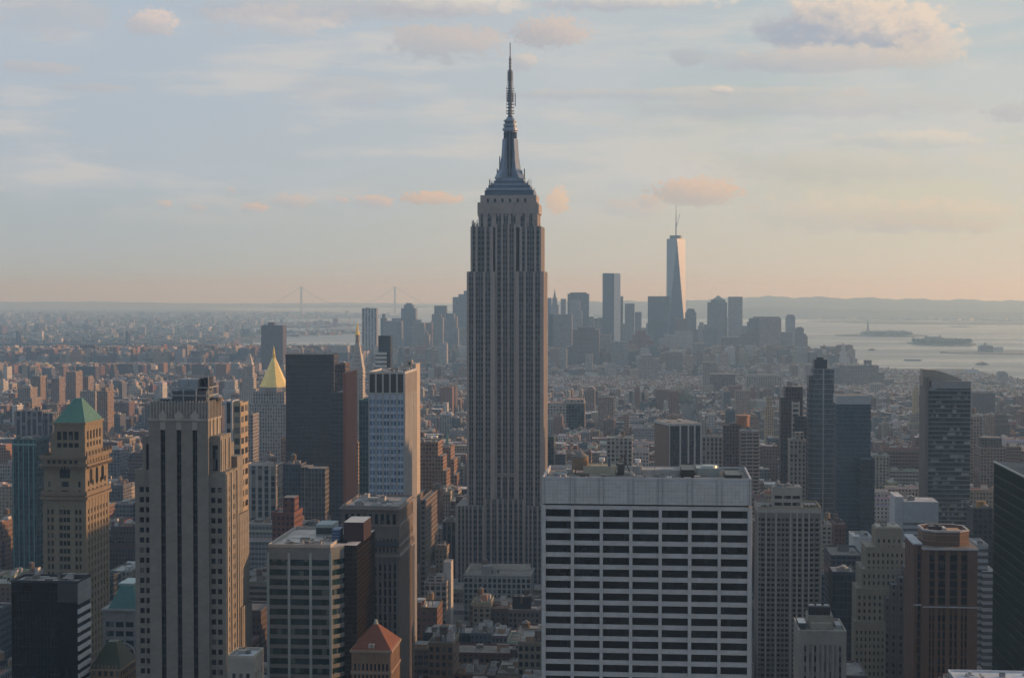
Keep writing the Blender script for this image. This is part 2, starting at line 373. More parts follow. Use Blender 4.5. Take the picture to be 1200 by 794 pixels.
def storeys(z0, z1, fh, h, sill=None):
    """window spans for every whole floor between z0 and z1"""
    n = int((z1 - z0) / fh + 1e-6); sill = (fh - h) / 2 if sill is None else sill
    return [(z0 + i * fh + sill, z0 + i * fh + sill + h) for i in range(n)]
def parapet(mb, x0, x1, y0, y1, z, h, t, m, col):
    mb.box(x0, x1, y0, y0 + t, z, z + h, m, col); mb.box(x0, x1, y1 - t, y1, z, z + h, m, col)
    mb.box(x0, x0 + t, y0 + t, y1 - t, z, z + h - .004, m, col); mb.box(x1 - t, x1, y0 + t, y1 - t, z, z + h - .004, m, col)
def tank(mb, x, y, z, r=2.0, h=3.6, legs=2.5, col=(.16, .11, .07), n=12):
    if legs:
        for i in (-1, 1):
            for j in (-1, 1): mb.box(x + i * r * .6 - .12, x + i * r * .6 + .12, y + j * r * .6 - .12, y + j * r * .6 + .12, z, z + legs, MET, (.08, .08, .08))
    mb.cyl(x, y, z + legs, z + legs + h, r, n=n, m=STO, col=col, bottom=True)
    mb.cyl(x, y, z + legs + h, z + legs + h + r * .75, r * 1.08, .05, n=n, m=STO, col=(.17, .16, .15))
def roofstuff(s, x0, x1, y0, y1, z, rng, n=6, tanks=1, col=(.3, .29, .27), big=1.0):
    """plant on a flat roof: bulkheads, cooling units, ducts, water tanks, each piece a part"""
    for i in range(n):
        w_ = rng.uniform(2, 7) * big; d_ = rng.uniform(2, 6) * big; h_ = rng.uniform(1, 3.2) * big
        if x1 - x0 < w_ + 2 or y1 - y0 < d_ + 2: continue
        x = rng.uniform(x0 + 1, x1 - 1 - w_); y = rng.uniform(y0 + 1, y1 - 1 - d_); k = rng.uniform(.5, 1.5)
        b = MB(); b.box(x, x + w_, y, y + d_, z + i * .003, z + h_, STO if i % 2 else MET, tuple(c * k for c in col), bottom=False)
        if i % 3 == 0: b.cyl(x + w_ / 2, y + d_ / 2, z + h_, z + h_ + .7, min(w_, d_) * .35, n=12, m=MET, col=(.35, .36, .37))
        if i % 3 == 1: parapet(b, x, x + w_, y, y + d_, z + h_, .5, .2, STO, tuple(c * k * .7 for c in col))
        b.build('rooftop_unit', s.t)
    for i in range(max(0, n // 3)):                        # duct runs
        if x1 - x0 < 9 or y1 - y0 < 7: break
        x = rng.uniform(x0 + 1, x1 - 7); y = rng.uniform(y0 + 1, y1 - 2); b = MB(); l_ = rng.uniform(3, 6)
        if i % 2: b.box(x, x + l_, y, y + .6, z + .3, z + .9, MET, (.42, .43, .44), bottom=True)
        else: b.box(x, x + .6, y0 + 1, min(y1 - 1, y0 + 1 + l_), z + .3, z + .9, MET, (.36, .36, .36), bottom=True)
        b.build('duct', s.t)
    for i in range(tanks):
        if x1 - x0 < 9 or y1 - y0 < 9: break
        b = MB(); tank(b, rng.uniform(x0 + 4, x1 - 4), rng.uniform(y0 + 4, y1 - 4), z, rng.uniform(1.8, 2.6), rng.uniform(3, 4.5), rng.uniform(2, 5)); b.build('water_tank', s.t)
# ------------------------------------------------------------------ water, land, streets, hills
def sheet(name, pts, z, m, col, thick=None):
    mb = MB()
    if thick: mb.prism(pts, z - thick, z, m, col)
    else: mb.face(tuple(mb.pt(x, y, z) for x, y in pts), m, col)
    o = mb.build(name); o['kind'] = 'structure'; return o
def ccw(p):
    a = sum(p[i][0] * p[(i + 1) % len(p)][1] - p[(i + 1) % len(p)][0] * p[i][1] for i in range(len(p)))
    return p if a > 0 else p[::-1]
def rough(pts, step, amp, seed):
    rg = random.Random(seed); out = []
    for i, (x, y) in enumerate(pts):
        x2, y2 = pts[(i + 1) % len(pts)]; d = math.hypot(x2 - x, y2 - y); n = max(1, int(d / step))
        for k in range(n):
            t = k / n; a = 0 if k == 0 else rg.uniform(-amp, amp)
            out.append((x + (x2 - x) * t + a * (y2 - y) / d, y + (y2 - y) * t - a * (x2 - x) / d))
    return out
S = 42000
sheet('sea_bed', [(-S, -3000), (S, -3000), (S, S), (-S, S)], -9, STO, (.05, .06, .05))
mbw = MB(); nw = 24
for i in range(nw):
    for j in range(nw):
        x0, x1 = -S + 2 * S * i / nw, -S + 2 * S * (i + 1) / nw; y0, y1 = -2900 + (S + 2900) * j / nw, -2900 + (S + 2900) * (j + 1) / nw
        mbw.face(tuple(mbw.pt(x, y, -2) for x, y in ((x0, y0), (x1, y0), (x1, y1), (x0, y1))), WAT, (.1, .1, .1))
mbw.build('water', kind='structure')
MAN = ccw([(-2400, -900), (2300, -900), (2100, 1500), (1800, 2600), (1500, 3400), (1130, 4300), (800, 5000), (520, 5600), (330, 6300), (150, 6900), (-150, 7150), (-500, 7000), (-1000, 6300), (-1500, 5900), (-2100, 5500), (-2500, 4900), (-2750, 4000), (-2500, 2500)])
BK = ccw([(-3300, -900), (-3200, 2500), (-3100, 4600), (-2700, 5900), (-2450, 6700), (-2050, 7300), (-1980, 8100), (-2050, 9000), (-1750, 9900), (-2700, 10400), (-2850, 11300), (-2300, 11500), (-2150, 12300), (-2700, 12900), (-3600, 13600), (-3500, 15000), (-3000, 15700), (-2600, 16800), (-3300, 18300), (-4300, 20500), (-6000, 23000), (-9000, 30000), (-12000, 40000), (-40000, 40000), (-40000, -900)])
SI = ccw([(-1500, 17500), (-300, 16600), (900, 16000), (2500, 15000), (4400, 14200), (6200, 13600), (20000, 12500), (41000, 12000), (41000, 41000), (-2500, 41000), (-2900, 21500)])
sheet('manhattan_land', rough(MAN, 160, 22, 1), 0, STO, (.07, .07, .07), 6)
sheet('far_borough_land', rough(BK, 500, 70, 2), -.5, STO, (.07, .085, .055), 6)
sheet('far_shore_land', rough(SI, 600, 90, 3), 1, STO, (.06, .08, .05), 6)
def isl(name, x0, x1, ya, yb, seed, z=1.5, col=(.06, .075, .045)):
    rg = random.Random(seed); n = 36; cx, cy = (x0 + x1) / 2, (ya + yb) / 2
    return sheet(name, [(cx + (x1 - x0) / 2 * math.cos(2 * math.pi * i / n) * rg.uniform(.88, 1.03), cy + (yb - ya) / 2 * math.sin(2 * math.pi * i / n) * rg.uniform(.85, 1.1)) for i in range(n)], z, STO, col, 7)
def lx(px, Y): return at(px, 400, Y)[0]
isl('island_land', lx(979, 9600), lx(1088, 9600), 9300, 9900, 4)
isl('island_land', lx(1064, 8050), lx(1143, 8050), 7700, 8350, 5)
isl('waterfront_land', lx(1098, 6900), lx(1330, 6900), 6650, 7050, 6, 1.2, (.2, .19, .17))
isl('sandbar_land', lx(1110, 12300), lx(1138, 12300), 12150, 12350, 7, .5)
isl('sandbar_land', lx(990, 13800), lx(1330, 13800), 13000, 14300, 8, .5)
isl('sandbar_land', lx(945, 14600), lx(1075, 14600), 14000, 15000, 9, .5)
isl('pier_land', lx(380, 10900), lx(430, 10900), 10700, 11200, 10, .5, (.12, .12, .11))
def in_poly(x, y, p):
    c = False; n = len(p); j = n - 1
    for i in range(n):
        if (p[i][1] > y) != (p[j][1] > y) and x < (p[j][0] - p[i][0]) * (y - p[i][1]) / (p[j][1] - p[i][1]) + p[i][0]: c = not c
        j = i
    return c
# city blocks: pavements 0.15 m above the carriageway; avenues run along Y, streets along X
AVES = [-2360, -2170, -1950, -1750, -1560, -1370, -1130, -890, -640, -500, -362, -215, 60, 335, 610, 885, 1160, 1430, 1700, 1960, 2200]
STY = [k * 80.0 + 20 for k in range(-4, 66)]
rd = MB()
x0, x1, y0, y1 = -2440, 2240, -320, 5330
rd.face(tuple(rd.pt(x, y, .03) for x, y in ((x0, y0), (1000, y0), (1000, y1), (-2050, y1), (x0, 3600))), ROOF, (.05, .05, .052))
rd.build('road', kind='structure')
pv = MB(); mk = MB()
for i in range(len(AVES) - 1):
    for j in range(len(STY) - 1):
        a, b, c, d = AVES[i] + 14, AVES[i + 1] - 14, STY[j] + 8, STY[j + 1] - 8
        if not all(in_poly(x, y, MAN) for x in (a, b) for y in (c, d)): continue
        pv.box(a, b, c, d, .0, .18, STO, (.26, .25, .24))
    for y in range(600, 2600, 12):
        for o in (-6.5, -2.2, 2.2, 6.5):
            if abs(o) < 7: mk.face(tuple(mk.pt(*q) for q in ((AVES[i] + o, y, .036), (AVES[i] + o + .18, y, .036), (AVES[i] + o + .18, y + 4, .036), (AVES[i] + o, y + 4, .036))), STO, (.7, .7, .68))
pv.build('pavement', kind='structure'); mk.build('road_markings', kind='structure')
# the ridge beyond the bay
def ridge(name, Y, dep, prof, seed, col=(.055, .075, .045)):
    rg = random.Random(seed); mb = MB(); n = 140; rows = 5; g = []
    ph = [rg.uniform(0, 6) for _ in range(6)]
    pa, pb = prof[0][0], prof[-1][0]
    for j in range(rows):
        t = j / (rows - 1); row = []
        for i in range(n + 1):
            px = pa + (pb - pa) * i / n; k = 0
            while k < len(prof) - 2 and prof[k + 1][0] < px: k += 1
            (p0, h0), (p1, h1) = prof[k], prof[k + 1]; u = min(1, max(0, (px - p0) / (p1 - p0))); u = u * u * (3 - 2 * u)
            h = h0 + (h1 - h0) * u; h *= 1 + .05 * math.sin(px * .11 + ph[0]) + .03 * math.sin(px * .31 + ph[1] + j)
            row.append(mb.pt(lx(px, Y), Y + dep * (t - .5), max(-3, h * math.sin(math.pi * t) ** .8 - 3)))
        g.append(row)
    for j in range(rows - 1):
        for i in range(n): mb.face((g[j][i], g[j][i + 1], g[j + 1][i + 1], g[j + 1][i]), STO, col)
    mb.build(name, kind='structure')
ridge('hills', 20500, 4000, [(560, 0), (640, 150), (760, 150), (820, 170), (880, 206), (930, 203), (1000, 190), (1100, 172), (1230, 150), (1340, 135)], 11)
ridge('hills', 17000, 2200, [(700, 0), (800, 60), (900, 110), (1000, 85), (1150, 60), (1340, 40)], 12)
ridge('hills', 30000, 5000, [(-160, 70), (100, 95), (260, 60), (420, 75), (520, 50), (600, 0)], 13)

# haze: still, even air over the whole scene, the sky outside it
def haze():
    me = bpy.data.meshes.new('haze')
    X, Y0, Y1, Z0, Z1 = 43000, -4000, 43000, -16, 470
    v = [(x, y, z) for z in (Z0, Z1) for (x, y) in ((-X, Y0), (X, Y0), (X, Y1), (-X, Y1))]
    me.from_pydata(v, [], [(3, 2, 1, 0), (4, 5, 6, 7), (0, 1, 5, 4), (1, 2, 6, 5), (2, 3, 7, 6), (3, 0, 4, 7)])
    m = bpy.data.materials.new('haze'); m.use_nodes = True; t = m.node_tree; t.nodes.clear()
    o = t.nodes.new('ShaderNodeOutputMaterial'); p = t.nodes.new('ShaderNodeVolumePrincipled')
    p.inputs['Density'].default_value = HAZE_DENSITY; p.inputs['Color'].default_value = (.40, .67, 1.0, 1)
    p.inputs['Absorption Color'].default_value = (1, 1, 1, 1); p.inputs['Anisotropy'].default_value = .45
    t.links.new(p.outputs[0], o.inputs['Volume'])
    me.materials.append(m)
    ob = bpy.data.objects.new('haze', me); C.objects.link(ob); ob['kind'] = 'stuff'
haze()
# ------------------------------------------------------------------ the great setback tower with the mast
LIME = (.38, .33, .30); SPD = (.11, .11, .12); DGL = (.03, .036, .048)
def great_tower():
    s = Site('art_deco_skyscraper', 'tallest limestone setback skyscraper, dark window strips, steel crown and needle mast', 547, 640, 1300, 44, 'skyscraper')
    X, Z = s.X, lambda p: s.Z(p)
    D = s.D; FH = 4.3
    def strips(defs): return [(X(a), X(b)) for a, b in defs]
    side = even(0, D, 9, .55, 3.2)
    def block(l, r, ya, yb, z0, z1, ops, sd, nm='wall', cap=True, fh=FH):
        punch(s, X(l), X(r), ya, yb, z0, z1, ops, sd, storeys(z0, z1 - 2.0, fh, fh * .56), LIME, DGL, rec=.75, sprec=.5, spcol=SPD, blind=.3, wname=nm, cap=cap)
        m = MB()
        for a, b in ops:                                     # slim steel mullions between the paired windows
            k = max(1, round((b - a) / 2.2)); p = (b - a) / k
            for i in range(1, k): m.box(a + p * i - .3, a + p * i + .3, ya - .0 + .28, ya + .8, z0, z1 - 1.5, STO, (.22, .205, .19))
        for a, b in sd:
            m.box(X(r) - .8, X(r) - .28, (a + b) / 2 - .2, (a + b) / 2 + .2, z0, z1 - 1.5, STO, (.24, .225, .21))
            m.box(X(l) + .28, X(l) + .8, (a + b) / 2 - .2, (a + b) / 2 + .2, z0, z1 - 1.5, STO, (.24, .225, .21))
        m.build('mullion_set', s.t)
    zb, z1, z2, z3, z4 = 0, Z(592), Z(318), Z(265), Z(228)
    ctr = strips([(582.3, 586.6), (588.9, 594.2), (596.6, 601.6)])
    # central bay, recessed, from the ground to the shoulders
    block(580, 604.4, 3.2, D - 3.2, zb, z3 + 2, ctr, side[1:-1], 'wall')
    # two wings of the lower shaft
    lo_l = strips([(549.6, 554.6), (557.4, 566.0), (568.8, 574.6)]); lo_r = strips([(608.2, 613.4), (616.2, 624.4), (627.2, 632.6)])
    block(547, 580, 0, D, z1 - 6, z2, lo_l, side); block(604.4, 637.3, 0, D, z1 - 6, z2, lo_r, side)
    # upper wings
    up_l = strips([(553.4, 556.6), (559.4, 567.2), (569.8, 573.4)]); up_r = strips([(611.6, 614.8), (617.4, 625.6), (628.2, 631.6)])
    sd2 = even(2.5, D - 2.5, 8, .55, 3)
    block(551, 577.4, 2.5, D - 2.5, z2 - 1, z3, up_l, sd2); block(608.4, 634.2, 2.5, D - 2.5, z2 - 1, z3, up_r, sd2)
    # base wings
    bl = strips([(537.6, 540.2), (542, 544.6), (546.4, 549), (550.8, 553.4), (555.4, 559.6), (561.4, 565.8)]); br = [(X(1185 - 600 + 0) + 0, 0)]
    br = strips([(616.2, 619.0), (620.8, 623.6), (625.4, 629.6), (631.4, 634.2), (636, 638.8), (640.6, 643.4), (645.2, 648)])
    sb = even(-5, D + 5, 12, .55, 2)
    block(534.5, 568.5, -5, D + 5, zb, z1, bl, sb); block(614.0, 650.5, -5, D + 5, zb, z1, br, sb)
    block(568.5, 614.0, -1.8, 3.0, zb, z1 + 5, strips([(570.3, 574.4), (577, 582), (584.4, 588.2), (590.4, 594.4), (596.6, 600.6), (602.8, 606.6), (608.6, 612.4)]), [], 'wall')
    # the three-arched screen half way up the recess
    a = MB(); za = Z(561)
    for c0, c1 in ctr:
        m_, r_ = (c0 + c1) / 2, (c1 - c0) / 2 + .25
        for i in range(6):
            t0, t1 = math.pi * i / 6, math.pi * (i + 1) / 6
            p = [(m_ + r_ * math.cos(t0), za + r_ * math.sin(t0)), (m_ + r_ * math.cos(t1), za + r_ * math.sin(t1))]
            q = [(m_ + (r_ + .9) * math.cos(t0), za + (r_ + .9) * math.sin(t0)), (m_ + (r_ + .9) * math.cos(t1), za + (r_ + .9) * math.sin(t1))]
            f = [a.pt(x, 2.4, z) for x, z in (p[0], q[0], q[1], p[1])]; g = [a.pt(x, 3.6, z) for x, z in (p[0], q[0], q[1], p[1])]
            a.face(tuple(f), STO, LIME)
            for k in range(4): a.face((f[k], g[k], g[(k + 1) % 4], f[(k + 1) % 4]), STO, LIME)
    a.box(X(580.6), X(603.8), 2.6, 3.4, Z(556), Z(554.6), STO, LIME)
    for px in (581, 587.7, 595.4, 603.2): a.box(X(px) - .8, X(px) + .8, 1.6, 3.4, zb, za + 1.5, STO, LIME)
    a.build('arched_screen', s.t)
    # stone crown, 72nd to 86th floor
    cr = strips([(562.6, 565.4), (570.6, 575.2), (580.6, 586.4), (589.4, 594.8), (598.2, 603.6), (609.4, 614.2), (619.4, 623.2)])
    zc = Z(250)
    block(560, 629.5, 5, D - 5, z3 - 1, zc, cr, even(5, D - 5, 6, .5, 3)[1:-1], cap=False)
    o = MB(); o.box(X(558.8), X(630.8), 4.6, D - 4.6, zc, Z(238.5), STO, LIME); o.box(X(562), X(627.8), 6.2, D - 6.2, Z(238.5), z4, STO, LIME, ROOF, (.2, .2, .2))
    for px in (560.5, 567, 575, 583.5, 592.5, 601.5, 610.5, 619, 628): o.box(X(px) - .9, X(px) + .9, 4.0, 6.6, zc - 2, Z(236.5), STO, (.33, .31, .28))
    crown = o.build('stone_crown', s.t)
    o = MB(); o.win = (0, 0, .2)
    for px in (571, 579.2, 588, 597, 606, 614.8): o = MB(); o.box(X(px) - .9, X(px) + .9, 5.9, 7, Z(236.5), Z(232), GLS, DGL); o.build('crown_window', crown)
    # steel stepped base of the mast
    cx = X(595); cy = D / 2; ST = (.10, .14, .20); STL = (.25, .31, .40)
    o = MB()
    tiers = [(566.8, 624.4, 228, 222, 10, ST), (569, 622.2, 222, 219.4, 9, STL), (571, 620, 219.4, 216, 11, ST), (574, 617.4, 216, 213.6, 12, STL), (577.4, 613.4, 213.6, 210.4, 13.5, ST), (578.8, 612, 210.4, 207.4, 14.5, STL)]
    for l, r, p0, p1, iy, c in tiers: o.box(X(l), X(r), iy - 2, D - iy + 2, Z(p0) - .02, Z(p1), MET, c)
    o.build('mast_base', s.t)
    o = Multi(); rg = random.Random(4)                          # aerials standing on the steps
    for k in range(46):
        px = rg.choice([rg.uniform(566, 580), rg.uniform(611, 624), rg.uniform(566, 624)]); z = Z(228 if px < 572 or px > 619 else 218) ; y = rg.choice([7.5, 8.5, D - 9, rg.uniform(9, D - 9)])
        o.beam((X(px), y, z - 2), (X(px), y, z + rg.uniform(3, 8)), .28, MET, (.12, .13, .14))
    for px, p0, p1 in ((580.5, 208, 196), (583.4, 196, 181), (612.6, 207, 196), (609.5, 204, 198)): o.beam((X(px), cy - 6, Z(p0) - 1), (X(px), cy - 6, Z(p1)), .8, MET, (.13, .14, .15))
    o.build('aerial', s.t)
    # the mast: glazed shaft with four winged buttresses
    def oct_(r, k=.42): return [(cx + r * math.cos(R(a)), cy + r * math.sin(R(a))) for a in range(0, 360, 30)]
    h = lambda px: abs(X(px) - cx)
    o = MB(); o.prism(oct_(h(603)), Z(207.4) - .5, Z(148), MET, (.17, .20, .24), scale=.93); shaft = o.build('mast_shaft', s.t)
    for k in range(12):
        an = R(15 + 30 * k); rr = h(603) * .965
        g = MB(); g.win = (0, 0, 0); g.T = (cx, cy, math.cos(an), math.sin(an))
        g.box(rr - .9, rr + .08, -.95, .95, Z(205), Z(152), GLS, (.03, .04, .055)); g.build('mast_window', shaft)
    for k in range(4):
        an = R(45 + 90 * k); o = MB(); o.T = (cx, cy, math.cos(an), math.sin(an))
        for (r0, r1, p0, p1, wd) in ((14.6, 9.6, 207.4, 196, 2.6), (9.6, 8.0, 196, 183, 2.1), (8.0, 6.6, 183, 160, 1.7)):
            zz0, zz1 = Z(p0) - .3, Z(p1)
            ids = [o.pt(x, y, z) for (x, z) in ((3, zz0), (r0, zz0), (r1, zz1), (3, zz1)) for y in (-wd, wd)]
            a_, b_, c_, d_, e_, f_, g_, h_ = ids
            for fc in ((a_, c_, e_, g_), (b_, h_, f_, d_), (c_, d_, f_, e_), (e_, f_, h_, g_)): o.face(fc, MET, STL)
        o.build('mast_buttress', s.t)
    o = MB()
    for (p0, p1, l, r, c) in ((150, 147, 586.6, 604.6, STL), (147, 144.6, 588.2, 602.8, ST), (144.6, 142.2, 587.4, 603.8, STL), (142.2, 139, 589.2, 602.2, (.10, .12, .15)), (139, 137.6, 587.8, 603.4, STL)):
        o.cyl(cx, cy, Z(p0), Z(p1) + .02, (X(r) - X(l)) / 2, n=20, m=MET, col=c, bottom=True)
    o.cyl(cx, cy, Z(137.6), Z(134.4), h(601.6), h(599), 20, MET, STL); o.cyl(cx, cy, Z(134.4), Z(131.5), h(599), h(596.8), 20, MET, ST)
    dome = o.build('mast_dome', s.t)
    o = MB()
    for (p0, p1, a_, c) in ((132, 116, 1.9, (.30, .33, .36)), (116, 104, 2.7, (.17, .19, .22)), (104, 91, 1.7, (.24, .26, .29)), (91, 78, 1.9, (.17, .18, .2)), (78, 62, .95, (.24, .25, .27)), (62, 45, .45, (.2, .2, .22))):
        o.cyl(cx, cy, Z(p0) - .05, Z(p1), a_, a_ * .88, 8, MET, c)
    for k, p in enumerate([130, 127, 123, 119, 115, 112, 109, 106, 103, 100, 97, 94, 91, 88.5, 86, 83.5, 81, 78, 74, 70, 66]):
        rr = 3.2 if k < 10 else 2.3 if p > 78 else 1.3
        o.cyl(cx, cy, Z(p), Z(p) + .55, rr, n=8, m=MET, col=(.13, .14, .15), bottom=True)
        if p > 78:
            for q in range(4):
                o.beam((cx + rr * math.cos(q * 1.57 + .4), cy + rr * math.sin(q * 1.57 + .4), Z(p)), (cx + rr * math.cos(q * 1.57 + .4), cy + rr * math.sin(q * 1.57 + .4), Z(p) + 1.9), .25, MET, (.2, .2, .22))
    o.beam((cx + 4.2, cy, Z(121)), (cx + 4.2, cy, Z(105)), .6, MET, (.2, .21, .23)); o.beam((cx, cy, Z(119)), (cx + 4.2, cy, Z(119)), .3); o.beam((cx, cy, Z(108)), (cx + 4.2, cy, Z(108)), .3)
    o.build('antenna', dome)
    rg = random.Random(8); o = MB()
    for k in range(22):
        px = rg.choice([rg.uniform(552, 560), rg.uniform(612, 633)]); y = rg.uniform(3.5, 8); o.beam((X(px), y, z3 - .5), (X(px), y, z3 + rg.uniform(1.5, 6)), .5, MET, (.15, .15, .15))
    o.build('shoulder_aerial', s.t)
    FOOT.append((s.x0 - 12, s.x0 + 74, 1290, 1355))
great_tower()
# ------------------------------------------------------------------ the near towers
def slab_tower():                                          # wide pale slab with dark ribbon windows, right of centre
    s = Site('office_slab', 'wide pale grey office slab with dark ribbon windows and flat cluttered roof, in front of the skyscraper', 635.5, 881.5, 560, 38, 'office block')
    W_, D, H = s.w, s.D, s.Z(559.5, 760)
    wall = (.50, .49, .48); gl = (.004, .007, .009)
    def zz(py): return s.Z(py, 700)
    top_w = zz(595)
    ledge = [(639.6, 669.2), (672.9, 703.2), (706.8, 737.8), (741.6, 772.4), (776.2, 807), (811, 842), (845.6, 877)]
    of = [(s.X(a), s.X(b)) for a, b in ledge]
    fh = (zz(730.3) - zz(786)) / 4.0
    fl = []; z = zz(596.8)
    while z - fh * .62 > 2: fl.append((z - fh * .62, z)); z -= fh
    fl = fl[::-1]
    mb = MB()
    punch(s, 0, W_, 0, D, 0, zz(592.2), of, even(0, D, 4, .86, 1.2), fl, wall, gl, rec=.8, sprec=.25, cap=False, wb=mb, blind=.03, proud=.35)
    mb.build('wall', s.t)
    # plain panelled head with a dark slot below it
    g = MB(); g.win = (0, 0, 0); g.box(.9, W_ - .9, .9, D - .9, zz(592.2) - .01, zz(590.2), GLS, (.02, .02, .02)); g.build('shadow_slot', s.t)
    m = MB(); zb = zz(590.2)
    m.box(0, W_, 0, D, zb, H - 1.3, STO, (.53, .52, .50), ROOF, (.2, .19, .18), bottom=True)
    edges = [0] + [(of[i][1] + of[i + 1][0]) / 2 for i in range(6)] + [W_]
    for i, e in enumerate(edges):                        # panel joints: thin raised fins beside each pier line
        for dx in (-.75, .75):
            if 0 <= e + dx <= W_: m.box(e + dx - .18, e + dx + .18, -.22, .1, zb, H - .1, STO, (.36, .36, .37))
    for k in range(1, 8): m.box(.02, W_ - .02, -.05, .1, zb + (H - zb) * k / 8, zb + (H - zb) * k / 8 + .07, STO, (.37, .37, .38))
    for i in range(7):
        for k in range(1, 8):
            x = edges[i] + (edges[i + 1] - edges[i]) * k / 8; m.box(x - .04, x + .04, -.053, .1, zb, H - 1.3, STO, (.37, .37, .38))
    m.build('head_panel', s.t)
    p = MB(); parapet(p, 0, W_, 0, D, H - 1.3, 1.3, .6, STO, (.47, .47, .48)); p.build('parapet', s.t)
    rz = H - 1.3
    def u(l, r, ya, yb, h, col, nm='rooftop_unit', m_=STO, tc=None):
        h *= .62
        b = MB(); b.box(s.X(l), s.X(r), ya, yb, rz, rz + h, m_, col, ROOF if tc else None, tc); parapet(b, s.X(l), s.X(r), ya, yb, rz + h, .3, .2, m_, col); b.build(nm, s.t)
    u(681, 720, 16, 27, 5.0, (.38, .35, .27), 'penthouse', STO, (.3, .27, .2)); u(752, 798, 20, 32, 2.6, (.42, .41, .4), 'penthouse', STO, (.35, .34, .33))
    u(722, 730, 20, 28, 5.8, (.1, .1, .1), m_=MET); u(741, 751, 15, 24, 5.2, (.3, .3, .29)); u(799, 815, 8, 30, 4.8, (.03, .035, .035), 'cooling_plant', MET); u(818, 846, 18, 32, 4.0, (.33, .36, .34), 'cooling_plant', MET)
    u(852, 872, 10, 30, 1.8, (.04, .05, .05), 'cooling_plant', MET); u(646, 662, 14, 22, 1.0, (.3, .31, .3)); u(711, 714, 17, 21, 9.6, (.09, .13, .17), m_=MET); u(659, 668, 25, 30, 1.6, (.5, .5, .48))
    b = MB(); tank(b, s.X(676.5), 22, rz, 3.0, 4.6, 1.6, (.24, .17, .12), 20); b.build('water_tank', s.t)
    b = MB(); b.cyl(s.X(834), 23, rz + 2.4, rz + 3.4, 3.2, 2.8, 20, MET, (.4, .43, .41)); b.build('cooling_fan', s.t)
    for px, y in ((703, 22), (747, 18)):
        b = MB(); b.cyl(s.X(px), y, rz + 2, rz + 4.6, .35, n=8, m=MET, col=(.5, .5, .5)); b.cyl(s.X(px), y, rz + 4.6, rz + 5.8, 1.0, 1.1, 12, MET, (.8, .8, .8), bottom=True); b.build('vent_cowl', s.t)
    b = MB(); b.beam((s.X(729), 20, rz), (s.X(732.5), 20, rz + 9), .6, MET, (.1, .1, .1)); b.beam((s.X(737), 20, rz + 1), (s.X(731), 20, rz + 6), .4, MET, (.1, .1, .1)); b.beam((s.X(724), 22, rz + 5), (s.X(731), 20, rz + 7), .3, MET, (.2, .1, .1)); b.build('hoist', s.t)
    b = MB(); b.beam((s.X(767.5), 14, rz), (s.X(767.5), 14, rz + 4.5), .16, MET, (.2, .2, .2)); b.build('pole', s.t)
    roofstuff(s, 3, W_ * .32, 3, 12, rz, random.Random(2), 6, 0, (.25, .25, .24), .5); roofstuff(s, W_ * .38, W_ * .8, 3, 12, rz, random.Random(3), 9, 0, (.25, .25, .24), .45)
slab_tower()

